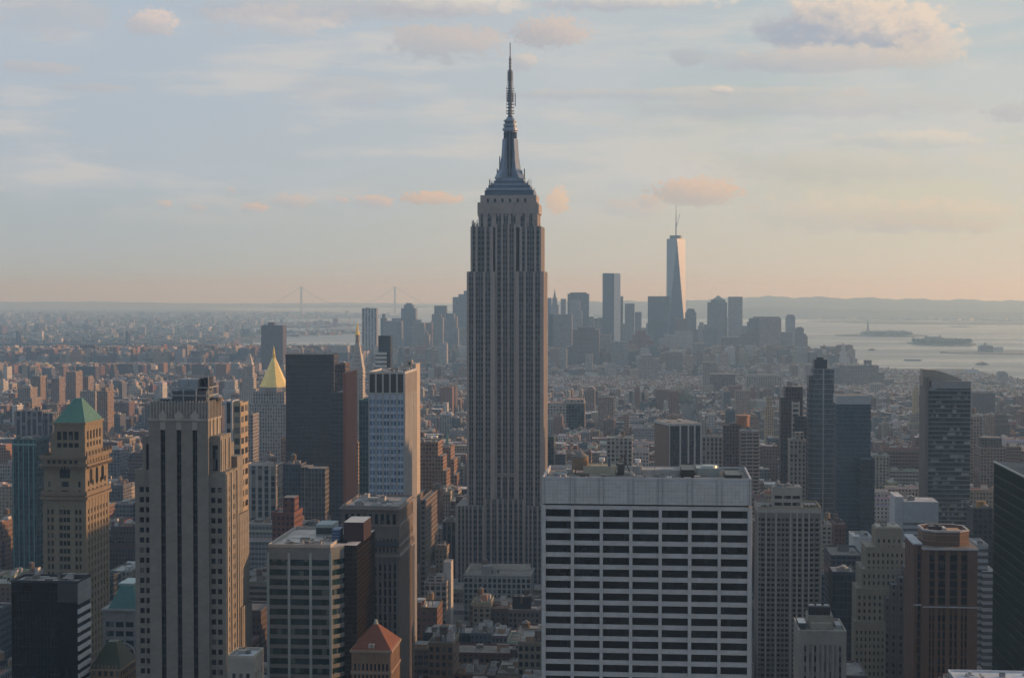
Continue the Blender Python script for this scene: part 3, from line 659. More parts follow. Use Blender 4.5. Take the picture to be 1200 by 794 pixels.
def deco_tower():                                          # buff tower with three dark vertical strips, left foreground
    s = Site('art_deco_tower', 'tall buff brick art deco tower with three dark vertical window strips and rooftop steel frame', 155, 267.5, 600, 30, 'tower', foot=True)
    X = s.X; Z = lambda p: s.Z(p, 210); col = (.225, .205, .175); gl = (.008, .012, .018); D = s.D
    fh = (Z(612) - Z(792)) / 15.2
    zc = Z(491)
    # centre shaft
    of = [(X(187.4), X(192.9)), (X(206.3), X(211.6)), (X(225), X(230.4))]
    mb = MB(); x0, x1 = X(173.6), X(243.4)
    for a, b in gaps(of, x0, x1): mb.box(a, b, 0, 18, 0, zc, STO, col, bottom=False)
    for (a, b) in of: mb.box(a, b, 0, 18, Z(503.5), zc, STO, col); mb.box(a - .3, b + .3, 1.1, 17, 0, .5, STO, col)
    mb.build('wall', s.t)
    for k, (a, b) in enumerate(of):
        g = MB(); g.win = (0, 0, .06); g.box(a - .02, b + .02, .9, 3, 0, Z(503.5), GLS, gl)
        n = int(Z(503.5) / fh)
        go = g.build('window_strip', s.t)
        c = MB()
        for i in range(n): c.box(a, b, .72, 1, i * fh, i * fh + .9, STO, (.035, .035, .04))
        c.box((a + b) / 2 - .08, (a + b) / 2 + .08, .66, .95, 0, Z(503.6), MET, (.05, .05, .05)); c.build('window_spandrel', go)
        c = MB(); cx = (a + b) / 2                        # pointed flame ornament over each strip
        q = [(cx - 1.5, Z(494)), (cx + 1.5, Z(494)), (cx + 1.9, Z(487)), (cx, Z(480)), (cx - 1.9, Z(487))]
        lo = [c.pt(x, -.02, z) for x, z in q]; fr = [c.pt(x * .7 + cx * .3, -.6, z * .8 + Z(487) * .2) for x, z in q]
        c.face(tuple(fr), STO, (.4, .37, .32))
        for i in range(5): c.face((lo[i], lo[(i + 1) % 5], fr[(i + 1) % 5], fr[i]), STO, (.38, .35, .3))
        c.box(a - .1, b + .1, -.12, .2, Z(503.5), Z(494), STO, (.36, .33, .28)); c.build('flame_ornament', s.t)
    # fluted crown
    c = MB(); zt = Z(471); cr0, cr1 = X(176), X(243.2)
    c.box(cr0, cr1, .5, 17.5, zc, zt, STO, (.27, .25, .225), ROOF, (.1, .1, .1))
    n = 19
    for i in range(n + 1):
        x = cr0 + (cr1 - cr0) * i / n; c.box(x - .22, x + .22, .05, .6, zc, zt + .5, STO, (.36, .34, .31))
    for i in range(9):
        y = .5 + 16.5 * i / 8; c.box(cr1 - .1, cr1 + .45, y, y + .5, zc, zt + .5, STO, (.36, .33, .28))
    for z in (Z(476.5), Z(484)): c.box(cr0 + .01, cr1 - .01, .3, .6, z, z + .3, STO, (.33, .31, .28))
    c.box(x0 - .2, x1 + .2, -.35, 18.2, zc - .6, zc + .25, STO, (.36, .33, .29)); c.build('fluted_crown', s.t)
    # rooftop plant and steel frame
    y0, y1 = 4, 14
    p = MB(); p.box(X(198), X(238), y0, y1, zt, zt + 4, MET, (.12, .13, .14)); p.box(X(203), X(226), y0 + 2, y1 - 2, zt + 4, Z(445), MET, (.33, .37, .41)); p.box(X(229), X(231.4), y0 + 2, y1 - 2, zt + 4, Z(444), MET, (.03, .03, .04)); p.box(X(233.6), X(238.4), y0 + 2, y1 - 2, zt + 4, Z(443), MET, (.03, .03, .04)); p.build('cooling_plant', s.t)
    p = MB(); gc = (.40, .41, .41)
    for z in (zt + 2.2, zt + 5.2): 
        for ya in (y0 - 2, y1 + 1): p.box(X(196), X(242), ya, ya + .35, z, z + .35, MET, gc)
        for px in (196, 242): p.box(X(px), X(px) + .35, y0 - 2, y1 + 1, z, z + .35, MET, gc)
    for px in (197, 212, 227, 241):
        for ya in (y0 - 2, y1 + 1): p.box(X(px), X(px) + .35, ya, ya + .35, zt, zt + 5.5, MET, gc)
    for px in (203, 214.5, 226.5, 238.6):
        for ya in (y0 + 1.5, y1 - 1.5): p.box(X(px), X(px) + .3, ya, ya + .3, zt + 5, Z(440.5), MET, gc)
    p.box(X(203), X(239), y0 + 1.5, y0 + 1.8, Z(442.4), Z(441.4), MET, gc); p.box(X(203), X(239), y1 - 1.5, y1 - 1.2, Z(442.4), Z(441.4), MET, gc)
    p.build('steel_frame', s.t)
    rg = random.Random(5); p = MB()
    for k in range(26):
        px = rg.uniform(199, 243); y = rg.uniform(y0, y1); z = zt + 5.4 if rg.random() < .5 else Z(445); p.beam((X(px), y, z), (X(px), y, z + rg.uniform(.8, 2.4)), .14, MET, (.3, .3, .3))
    p.build('handrail', s.t)
    p = MB(); p.cyl(X(190), 8, zt, zt + .9, 3.5, n=18, m=MET, col=(.08, .08, .09)); p.cyl(X(236) + 1, 13, zt, zt + 1.1, 3.8, n=18, m=MET, col=(.08, .08, .09)); p.build('rooftop_fan', s.t)
    # shoulders left and right
    def sh(l, r, ya, yb, top, ops, sd, fl, nm='wing_wall'):
        punch(s, X(l), X(r), ya, yb, 0, Z(top), [(X(a), X(b)) for a, b in ops], sd, fl, col, gl, rec=.35, sprec=.0, cap=True, wname=nm, blind=.35, rcol=(.2, .19, .17))
    fw = storeys(0, Z(560), fh, fh * .52)
    sh(155.0, 173.5, 2, D - 2, 551, [(160.4, 165.6), (167.8, 173.0)], even(2, D - 2, 7, .2, 2), fw)
    sh(163.4, 173.5, 2.6, D - 12, 512, [(168, 173)], even(2.6, D - 12, 5, .2, 2), [(Z(552), Z(521))])
    sh(243.5, 262.2, 2, 19, 553, [(244.6, 249.8), (252.2, 257.4)], [(4.2, 5.3), (6.2, 7.3), (12.6, 13.7), (14.6, 15.7)], fw)
    sh(243.5, 255.5, 2.6, 18, 511, [(246.2, 252.4)], even(2.6, 18, 3, .16, 2), [(Z(552), Z(522))])
    sh(243.5, 262.2, 19, D - 2, 540, [], even(19, D - 2, 3, .2, 1), fw)
    sh(243.5, 252.5, 18, D - 4, 524, [], even(18, D - 4, 2, .2, 2), storeys(0, Z(512), fh, fh * .6))
    sh(262.2, 264.5, 19, 34, 610, [], even(19, 34, 5, .2, 1), storeys(0, Z(606), fh, fh * .6))
    sh(264.5, 266, 20, 36, 722, [], even(20, 36, 5, .2, 1), storeys(0, Z(730), fh, fh * .6))
    # long shallow pilasters on the sunlit side
    m = MB()
    for y in (3, 9.6, 18): m.box(X(262.2), X(262.2) + .5, y - .5, y + .5, 0, Z(556), STO, (.36, .32, .26))
    for y in (4, 10, 16): m.box(X(255.5), X(255.5) + .4, y - .5, y + .5, Z(552), Z(516), STO, (.36, .32, .26))
    for y in (3, 8, 13): m.box(x1, x1 + .4, y - .7, y + .7, Z(512), zc, STO, (.36, .32, .26))
    m.build('pilaster', s.t)
deco_tower()

def low_annexe():
    s = Site('annexe', 'low buff stone block with pale flat roof at the foot of the art deco tower', 265, 296, 560, 14, 'building')
    H = s.Z(771, 280); punch(s, 0, s.w, 0, s.D, 0, H, even(0, s.w, 3, .5, 1), even(0, s.D, 3, .4, 1), storeys(0, H - 1, 4, 2.2), (.33, .30, .26), (.02, .03, .035), rec=.4, sprec=0, rcol=(.42, .44, .47))
    p = MB(); parapet(p, 0, s.w, 0, s.D, H, 1, .5, STO, (.4, .37, .32)); p.build('parapet', s.t); roofstuff(s, 0, s.w, 0, s.D, H, random.Random(3), 3, 0, big=.5)
low_annexe()

def green_pyramid():
    s = Site('pyramid_roof_tower', 'buff stone tower with green copper pyramid roof and arched upper windows', 48.6, 99.5, 780, 34, 'tower')
    X = s.X; Z = lambda p: s.Z(p, 80); col = (.24, .195, .135); gl = (.02, .022, .025); D = s.D; W_ = s.w
    fh = 3.85
    bays = [(X(54), X(56.4)), (X(58.4), X(61.2)), (X(68.0), X(72.0)), (X(72.8), X(76.0)), (X(76.8), X(80.6)), (X(86.6), X(89.4)), (X(91.2), X(94))]
    side = even(0, D, 7, .42, 1.5)
    z1 = Z(585); z2 = Z(546); z3 = Z(497.5)
    punch(s, 0, W_, 0, D, 0, z1, bays, side, storeys(0, z1 - 3, fh, 2.3), col, gl, rec=.6, sprec=.1, blind=.25, proud=.05)
    punch(s, .4, W_ - .4, .4, D - .4, z1, z2, [(X(55), X(58)), (X(70), X(79)), (X(90), X(93))], even(.4, D - .4, 5, .4, 1.5), storeys(z1 + 1, Z(556), 4.3, 2.6), col, gl, rec=.6, sprec=.05)
    c = MB(); dk = (.22, .17, .12)
    for p, e, h in ((585, 1.1, 1.3), (580.5, .7, 2.0), (546, 1.3, 1.1), (538, 1.0, .8)): c.box(-e, W_ + e, -e, D + e, Z(p), Z(p) + h, STO, dk, bottom=True)
    n = 15
    for i in range(n): x = -1 + (W_ + 2) * (i + .5) / n; c.box(x - .3, x + .3, -1.6, -.9, Z(549), Z(546), STO, dk)
    for i in range(20): y = -1 + (D + 2) * (i + .5) / 20; c.box(W_ + .9, W_ + 1.6, y - .3, y + .3, Z(549), Z(546), STO, dk)
    c.build('cornice', s.t)
    a = MB(); a.win = (0, 0, .1)                            # big arched window in the middle of the front
    cx = X(74.5); r = 2.6; pts = [(cx - r, Z(560)), (cx + r, Z(560))] + [(cx + r * math.cos(t), Z(552.5) + r * math.sin(t)) for t in [math.pi * i / 8 for i in range(9)]]
    a.face(tuple(a.pt(x, .36, z) for x, z in pts), GLS, gl); a.build('arched_window', s.t)
    for k in range(3):
        yc = D * (k + 1) / 4; a = MB(); a.win = (0, 0, .1); r2 = 1.9
        pts = [(yc - r2, Z(568)), (yc + r2, Z(568))] + [(yc + r2 * math.cos(t), Z(555) + r2 * math.sin(t)) for t in [math.pi * i / 8 for i in range(9)]]
        a.face(tuple(a.pt(W_ - .36, y, z) for y, z in pts), GLS, gl); a.build('arched_window', s.t)
    # belvedere storeys
    punch(s, 0, W_, 0, D, Z(545.5) + 1, Z(536), [(X(p) - .8, X(p) + .8) for p in (56, 62, 68.6, 75, 81.6, 88)], even(0, D, 8, .35, 1), [(Z(543), Z(539.5))], col, gl, rec=.5, sprec=0, cap=True)
    xl, xr = X(60), X(96.2) 
    punch(s, xl, xr, 3, D - 5, Z(536), z3, [(X(p) - 1.1, X(p) + 1.1) for p in (65.8, 72.6, 79.4, 86.2)], even(3, D - 5, 5, .5, 2), [(Z(524.8), Z(519.5)), (Z(516), Z(506))], col, gl, rec=.6, sprec=.05, cap=False)
    punch(s, X(55), X(60), 4, D - 8, Z(536), Z(508), [], [], [], col, gl, cap=True)
    b = MB(); parapet(b, -1.2, W_ + 1.2, -1.2, D + 1.2, Z(536) - .5, 1.6, .35, STO, dk)
    for i in range(9): y = -1 + (D + 2) * i / 8; b.box(W_ + .6, W_ + 1.3, y - .4, y + .4, Z(536), Z(536) + 3, STO, dk)
    b.build('balustrade', s.t)
    c = MB(); c.box(xl - .7, xr + .7, 2.3, D - 4.3, z3, z3 + .9, STO, col, bottom=True); c.build('eaves', s.t)
    g = (.085, .20, .155); r = MB(); zz = z3 + .9; hp = Z(468.6)
    xm = (xl + xr) / 2; ym = (D - 2) / 2; x_ = (xr - xl) / 2
    r.box(xl - .2, xr + .2, 2.8, D - 4.8, zz, hp, MET, g, tp=x_ - 1.6, tpy=ym - 3.6)
    for i in range(1, 9):                                    # standing seams
        x = xl + (xr - xl) * i / 9; r.beam((x, 2.8, zz), (xm + (x - xm) * .12, ym - .9, hp - .05), .14, MET, (.12, .30, .24))
        y = 2.8 + (D - 7.6) * i / 9; r.beam((xr + .2, y, zz), (xm + 1.6, ym + 1 + (y - ym) * .1, hp - .05), .14, MET, (.12, .30, .24))
    r.build('pyramid_roof', s.t)
    d = MB(); d.box(X(71), X(84), 5.4, 8, zz + .4, Z(491), MET, (.14, .30, .27)); d.build('dormer', s.t)
green_pyramid()

def black_block():
    s = Site('black_office_block', 'black glass office block with white striped right side and flat roof', 10, 89, 640, 15, 'office block')
    H = s.Z(682, 50); fh = (s.Z(690, 89) - s.Z(785, 89)) / 8.8; g = (.004, .005, .006); W_ = s.w; D = s.D
    zb = s.Z(708, 89)
    m = MB(); m.win = (0, 0, .02); m.box(.3, W_ - .3, 0, D, 0, H - .2, GLS, g, ROOF, (.26, .24, .22)); m.build('glass_skin', s.t)
    p = MB(); n = 13
    for k in range(int(H / fh)): p.box(.25, W_ * .7, -.08, .1, k * fh, k * fh + .25, MET, (.025, .025, .027))
    for i in range(n): x = .3 + (W_ * .7 - .3) * i / n; p.box(x, x + .12, -.1, .1, 0, H - 2, MET, (.02, .02, .022))
    p.box(W_ * .7, W_ - .3, -.1, .1, H - 8, H - .1, MET, (.05, .05, .052)); p.build('mullion_grid', s.t)
    st = MB(); k = 0; z = zb
    st.box(W_ - .3, W_ + .25, .3, D - .2, zb, H, STO, (.33, .33, .34))
    while z > 10: z -= fh; st.box(W_ - .3, W_ + .25, .3, D - .2, z - fh * .05, z + fh * .42, STO, (.66, .66, .66))
    st.build('white_stripe_panel', s.t)
    p = MB(); parapet(p, 0, W_ + .2, -.15, D + .1, H - .2, 1, .35, MET, (.04, .04, .045)); p.box(W_ * .6, W_, D - 5, D, H - .2, H + 1.6, MET, (.05, .05, .05)); p.build('parapet', s.t)
    roofstuff(s, 2, W_ - 3, 1, D - 1, H - .2, random.Random(5), 8, 0, (.3, .28, .26), .6)
black_block()

def banded_block():
    s = Site('banded_office_block', 'grey office block with beige floor bands, dark brown glass side and rooftop box', 313, 399, 640, 50, 'office block')
    X = s.X; D = s.D; W_ = s.w; H = s.Z(641, 350); fh = 3.95; ch = X(386.5)
    fl = storeys(0, H - 2, fh, fh * .62, sill=fh * .36); col = (.19, .20, .19); g = (.02, .05, .052)
    of = [(X(a), X(b)) for a, b in ((313.8, 336.6), (338.6, 362), (364, 386.2))]
    mb = MB(); punch(s, 0, ch, 0, D, 0, H, of, even(0, D, 1, .1), fl, col, g, rec=.35, sprec=.0, wb=mb, rcol=(.46, .42, .38), blind=.3); mb.build('wall', s.t)
    pc = MB()
    for px in (313, 337.6, 363, 386.6): pc.box(X(px) - .5, X(px) + .5, -.2, .3, 0, H - 2.2, STO, (.36, .42, .42))
    pc.build('concrete_pier', s.t)
    # chamfered corner bay
    cp = [(ch, .0), (W_, 5.5), (W_, 12), (ch, 12)]
    wl = MB()
    for a, b in gaps([(a, b) for a, b in fl], 0, H): wl.prism(cp, a, b, STO, col, ROOF, (.46, .42, .38), bottom=True)
    wl.build('corner_wall', s.t)
    c2 = [(ch, .4), (W_ - .4, 5.8), (W_ - .4, 11.8), (ch, 11.8)]
    for a, b in fl: 
        q = MB(); q.win = (0, 0, .3); q.prism(c2, a, b, GLS, g); q.build('corner_window', s.t)
    # dark brown glazed flank
    x2 = X(413.5); e = MB(); e.win = (0, 0, .05)
    e.box(W_ - .1, x2, 7, D, 0, H, GLS, (.02, .016, .014), ROOF, (.45, .42, .4)); e.build('dark_glass_flank', s.t)
    e = MB()
    for k in range(int(H / (fh / 2))): e.box(W_ + .1, x2 + .12, 6.88, D + .1, k * fh / 2, k * fh / 2 + .2, MET, (.075, .05, .035))
    for i in range(28): y = 7 + (D - 7) * i / 28; e.box(x2 - .1, x2 + .2, y, y + .14, 0, H, MET, (.06, .042, .03))
    for i in range(6): x = W_ + (x2 - W_) * i / 6; e.box(x, x + .14, 6.8, 7.1, 0, H, MET, (.04, .03, .025))
    e.build('mullion_grid', s.t)
    p = MB(); parapet(p, 0, ch, 0, D, H, 1.2, .5, STO, (.42, .39, .35)); p.build('parapet', s.t)
    b = MB(); b.box(X(392), X(416), 18, 36, H, s.Z(619, 400), MET, (.05, .025, .03), MET, (.5, .48, .46)); b.build('rooftop_box', s.t)
    b = MB(); b.box(X(379), X(388), 16, 24, H, H + 5, MET, (.03, .09, .22)); 
    for k in range(4): b.box(X(378.6), X(388.4), 15.8, 24.2, H + 1 + k * 1.2, H + 1.15 + k * 1.2, MET, (.3, .35, .4))
    b.build('blue_cooling_unit', s.t)
    b = MB(); b.box(X(351), X(372), 30, 42, H, H + 5, STO, (.33, .38, .39)); b.box(X(351.5), X(371.5), 29.8, 30.1, H + 1, H + 3.6, GLS, (.05, .07, .08)); b.build('penthouse', s.t)
    roofstuff(s, 2, ch - 2, 2, 28, H, random.Random(8), 12, 0, (.34, .32, .3), .55)
banded_block()

def red_pyramid():
    s = Site('red_roof_building', 'brown brick building with red tiled pyramid roof and small finial', 411, 457, 610, 22, 'building')
    X = s.X; H = s.Z(764, 430); D = s.D; col = (.24, .15, .10)
    punch(s, 0, s.w, 0, D, 0, H, even(0, s.w, 9, .5, .6), even(0, D, 7, .45, .8), storeys(0, H - .6, 4.2, 2.6), col, (.02, .025, .03), rec=.4, sprec=.06, cap=False, proud=.12)
    c = MB(); c.box(-.6, s.w + .6, -.6, D + .6, H, H + .9, STO, (.3, .22, .16), bottom=True); c.box(-.4, s.w + .4, -.4, D + .4, H - 8, H - 7.2, STO, (.3, .22, .16), bottom=True); c.build('cornice', s.t)
    r = MB(); hp = s.Z(737, 442); r.box(-.3, s.w + .3, -.3, D + .3, H + .9, hp, STO, (.23, .085, .05), tp=s.w / 2 - .4, tpy=D / 2 - .4)
    for k in range(1, 16):
        t = k / 16; zz = H + .9 + (hp - H - .9) * t; i0 = (s.w / 2 - .4) * t - .36; j0 = (D / 2 - .4) * t - .36
        r.box(i0, s.w - i0, j0, D - j0, zz, zz + .16, STO, (.17, .06, .035), bottom=True)
    r.build('tiled_roof', s.t)
    f = MB(); f.cyl(s.w / 2, D / 2, hp - .3, hp + 1.6, 1.0, .5, 8, STO, (.33, .38, .33)); f.build('finial', s.t)
    for px in (432, 436):
        d = MB(); x = X(px); d.box(x - .5, x + .5, .5, 3, H + .9, H + 3, MET, (.4, .38, .35)); d.build('dormer', s.t)
red_pyramid()

def arcade_tower():                                       # brown stone tower with tall loggia windows under its cornice
    s = Site('loggia_tower', 'grey brown stone office tower with tall loggia windows below its flat roof', 399.5, 467.5, 760, 44, 'office block')
    X = s.X; Z = lambda p: s.Z(p, 440); H = Z(597); D = s.D; col = (.165, .135, .115); g = (.02, .025, .035); W_ = s.w
    b9 = even(0, W_, 9, .58, 1.0); sd = even(0, D, 11, .42, 1)
    zA, zB, zC = Z(616), Z(645), Z(652)
    punch(s, 0, W_, 0, D, zA, H, b9, sd, [(zA + .6, Z(602))], col, g, rec=.9, sprec=.1, rcol=(.25, .23, .22))
    punch(s, 0, W_, 0, D, zC, zA, even(0, W_, 14, .42, 1), sd, storeys(zC + 1, zA - 1, 4.3, 2.2), col, g, rec=.5, sprec=.05)
    punch(s, 0, W_, 0, D, 0, zC, even(0, W_, 11, .5, 1), sd, storeys(0, zC - 2, 3.9, 3.0), (.165, .135, .115), g, rec=.8, sprec=.3, proud=.12, spcol=(.12, .12, .13))
    c = MB(); cc = (.24, .20, .175)
    for z, e, h in ((H, .9, .8), (zA, .5, .7), (zC, .8, 1.0), (Z(640), .3, .6)): c.box(-e, W_ + e, -e, D + e, z, z + h, STO, cc, ROOF, (.27, .25, .24), bottom=True)
    c.build('cornice', s.t)
    b = MB(); b.box(X(436), X(466), -1.2, .4, Z(639), Z(633.5), MET, (.07, .08, .09)); b.build('balcony', s.t)
    p = MB(); parapet(p, 0, W_, 0, D, H + .8, 1.0, .5, STO, cc); p.build('parapet', s.t)
    roofstuff(s, 2, W_ - 2, 3, D - 4, H + .8, random.Random(12), 12, 0, (.38, .36, .34), .9)
arcade_tower()

def white_grid_tower():
    s = Site('white_grid_tower', 'white piered tower with pale blue windows and dark louvred top', 431.5, 474.5, 900, 44, 'tower')
    X = s.X; Z = lambda p: s.Z(p, 450); H = Z(437.5); D = s.D; W_ = s.w; col = (.40, .41, .41)
    n = 6; of = [(X(431.5 + 43 * i / 5.35) + .15, X(431.5 + 43 * (i + .72) / 5.35) + .4) for i in range(5)]; p = W_ / 5.0
    of = [(.7 + i * (W_ - .8) / 5, .7 + i * (W_ - .8) / 5 + (W_ - .8) / 5 - .9) for i in range(5)]
    zt = Z(460.5)
    punch(s, 0, W_, 0, D, 0, zt - .5, of, even(0, D, 2, .02, 3), storeys(0, zt - 1, 3.95, 2.15), (.38, .38, .38), (.20, .29, .42), rec=.3, sprec=.16, spcol=(.44, .50, .58), cap=False, blind=.25, proud=.15)  # blue in the glass colour stands in for reflected sky
    m = MB()
    for a, b in of:
        for k in (1,): x = (a + b) / 2; m.box(x - .14, x + .14, .02, .4, 0, zt, STO, (.5, .55, .6))
        for k in range(int((zt - 2) / 3.95)): m.box(a, b, .1, .3, k * 3.95 + 3.0, k * 3.95 + 3.2, STO, (.05, .07, .12))
    m.build('mullion_set', s.t)
    c = MB()
    for a, b in gaps(of, 0, W_): c.box(a, b, -.15, .9, zt - .5, H, STO, (.45, .44, .42))
    c.box(.2, W_ + .15, .9, D, zt - .5, H - .02, STO, (.34, .32, .3), ROOF, (.42, .42, .41)); c.box(-.1, W_ + .1, -.1, .8, zt - .7, zt + .3, STO, col); c.build('crown_wall', s.t)
    g = MB(); g.win = (0, 0, .0); g.box(.4, W_ - .2, .5, .95, zt, H - .6, MET, (.06, .055, .055))
    for k in range(14): g.box(.5, W_ - .3, .38, .55, zt + .6 + k * .75, zt + .85 + k * .75, MET, (.11, .1, .1))
    g.build('louvre', s.t)
    p = MB(); parapet(p, 0, W_, 0, D, H, 1.1, .4, STO, (.5, .49, .47)); p.build('parapet', s.t)
    roofstuff(s, 2, W_ - 2, 4, D - 4, H, random.Random(2), 6, 0, (.4, .38, .36), .6)
    q = MB()
    for i in range(10): y = D * (i + .5) / 10; q.box(W_, W_ + .35, y - .4, y + .4, 0, H - .5, STO, (.27, .26, .25))  # darker than the front piers: shade on this side put into the colour
    q.build('side_pier', s.t)
white_grid_tower()

def gridded_slab():
    s = Site('apartment_slab', 'brown grey apartment slab with white vertical piers, balconies and stepped penthouse', 889, 963.5, 900, 30, 'apartment block')
    X = s.X; Z = lambda p: s.Z(p, 925); H = Z(596); D = s.D; W_ = s.w; col = (.25, .215, .185); g = (.025, .025, .028); fh = 2.75
    of = [(X(a), X(b)) for a, b in ((890, 891.8), (892.8, 897.2), (900.0, 903.6), (905.2, 908.6), (912.0, 915.4), (917, 920), (921.6, 925.2), (930.2, 934.0), (936.4, 940.4), (943.8, 948), (950.4, 954), (956.6, 960.4))]
    punch(s, 0, W_, 0, D, 0, H, of, even(0, D, 5, .5, 1.5), storeys(0, H - 2, fh, 1.55), col, g, rec=.5, sprec=.1, rcol=(.2, .19, .18), blind=.3)
    p = MB()
    for px in (898.6, 910.4, 927.6, 935.2, 942.2, 949.2): p.box(X(px) - .38, X(px) + .38, -.45, .2, 0, H, STO, (.46, .42, .38))
    for px in (889.2, 963.2): p.box(X(px) - .3, X(px) + .3, -.3, .2, 0, H, STO, (.42, .38, .34))
    p.box(-.2, W_ + .2, -.4, D + .2, H - 2.2, H, STO, (.42, .39, .36), ROOF, (.22, .2, .19)); p.build('pier', s.t)
    b = MB()
    for k in range(int((H - 4) / fh)):
        for (l, r) in ((889.6, 892.6), (951, 955.5), (957, 963)): b.box(X(l), X(r), -1.0, .1, k * fh, k * fh + .85, STO, (.30, .27, .24))
    o = b.build('balcony_stack', s.t)
    c = MB(); parapet(c, 0, W_, -.2, D, H, 1.1, .3, STO, (.38, .33, .24)); c.build('parapet', s.t)
    z2 = Z(572); s2 = storeys(H, z2 - .4, (z2 - H) / 3, 1.8)
    punch(s, X(907.5), X(941.5), 6, 22, H, z2, even(X(907.5), X(941.5), 3, .84, .5), even(6, 22, 3, .7, .5), s2, (.40, .37, .31), g, rec=.5, sprec=0, wname='penthouse_wall')
    roofstuff(s, X(909), X(940), 7, 21, z2, random.Random(7), 7, 0, (.35, .33, .3), .55)
    rg = random.Random(3); q = MB()
    for k in range(60):
        x = rg.choice([rg.uniform(1, X(906)), rg.uniform(X(943), W_ - 1)]); y = rg.uniform(.5, 5); q.cyl(x, y, H, H + rg.uniform(.8, 2.2), .7, .3, 6, LEAF, (.05, .06, .03))
    q.build('terrace_planting', s.t)
gridded_slab()

def crowned_tower():
    s = Site('octagon_crown_tower', 'brown granite tower with pink piers, white trim and open octagonal crown', 1080, 1147.5, 760, 36, 'tower')
    X = s.X; Z = lambda p: s.Z(p, 1112); H = Z(644); D = s.D; W_ = s.w; col = (.175, .10, .07); g = (.012, .018, .024)
    of = [(X(a), X(b)) for a, b in ((1091.0, 1097.2), (1101.2, 1110.0), (1115.0, 1124.0), (1128.4, 1135.6))]
    zm = Z(711)
    def body(z0, z1, fl, of_):
        punch(s, X(1084), W_, 0, D, z0, z1, of_, even(0, D, 6, .45, 1), fl, col, g, rec=.6, sprec=.45, spcol=(.10, .055, .045), cap=(z1 > zm + 1), blind=.12, proud=.25)
    body(zm, H, storeys(zm + .8, H - 1, 3.9, 3.0), of)
    of2 = []
    for a, b in of: m = (a + b) / 2; of2 += [(a, m - .35), (m + .35, b)]
    body(0, zm, storeys(0, zm - 1, 3.9, 2.9), of2)
    punch(s, X(1074.5), X(1084), 4, D - 4, 0, Z(640), [(X(1078.5), X(1082.5))], even(4, D - 4, 5, .45, 1), storeys(0, Z(644), 3.9, 2.9), col, g, rec=.5, sprec=.3, spcol=(.1, .055, .045), wname='wing_wall')
    t = MB(); wh = (.52, .53, .56)
    t.box(X(1084) - .4, W_ + .4, -.7, D + .4, H, H + .8, STO, wh, ROOF, (.2, .17, .15), bottom=True); t.box(X(1074) - .3, X(1084), 3.4, D - 3.4, Z(640), Z(640) + .8, STO, wh, bottom=True)
    t.build('white_trim', s.t); t = MB(); t.box(X(1084) - .2, W_ + .3, -.6, .3, zm - .2, zm + .3, STO, wh, bottom=True); t.build('white_trim', s.t); t = MB(); t.box(X(1074.3), X(1084), 3.5, 4.2, zm - .2, zm + .4, STO, wh); t.build('white_trim', s.t)
    # octagonal open crown
    xl, xr, ya, yb, k = X(1087), X(1142), 5, 29, 5
    oc = [(xl + k, ya), (xr - k, ya), (xr, ya + k), (xr, yb - k), (xr - k, yb), (xl + k, yb), (xl, yb - k), (xl, ya + k)]
    zt = Z(623.5); c = MB(); col = (.16, .095, .065); H8 = H + .8
    ctr = ((xl + xr) / 2, (ya + yb) / 2)
    inn = [(ctr[0] + (x - ctr[0]) * .93, ctr[1] + (y - ctr[1]) * .9) for x, y in oc]
    c.prism(oc, H8, zt, STO, col, cap=False)
    c.prism(inn[::-1], zt - 4, zt, STO, (.19, .12, .09), cap=False); c.prism(inn, zt - 4.2, zt - 4, ROOF, (.2, .15, .12))
    for i in range(8):
        j = (i + 1) % 8; q = [c.pt(*oc[i], zt), c.pt(*oc[j], zt), c.pt(*inn[j], zt), c.pt(*inn[i], zt)]; c.face(tuple(q), STO, wh)
    for z in (H8 + 2, zt - 2.2):
        c.prism([(ctr[0] + (x - ctr[0]) * 1.01, ctr[1] + (y - ctr[1]) * 1.015) for x, y in oc], z, z + .35, STO, (.26, .16, .11), bottom=True)
    c.build('octagonal_crown', s.t)
    e = MB(); e.prism([(ctr[0] + (x - ctr[0]) * 1.025, ctr[1] + (y - ctr[1]) * 1.03) for x, y in oc], zt - .7, zt - .1, STO, wh, cap=False); e.build('crown_rim', s.t)
    for x, r in ((X(1103), 2.6), (X(1108), 2.2)):
        f = MB(); f.cyl(x, 17, zt - 4, zt + .6, r, n=16, m=MET, col=(.05, .05, .055)); f.build('flue', s.t)
    f = MB(); f.box(X(1117), X(1133), 11, 20, zt - 4, zt - .6, STO, (.42, .27, .17)); f.box(X(1112), X(1116), 12, 19, zt - 4, zt + .3, MET, (.6, .6, .6)); f.build('lift_housing', s.t)
crowned_tower()

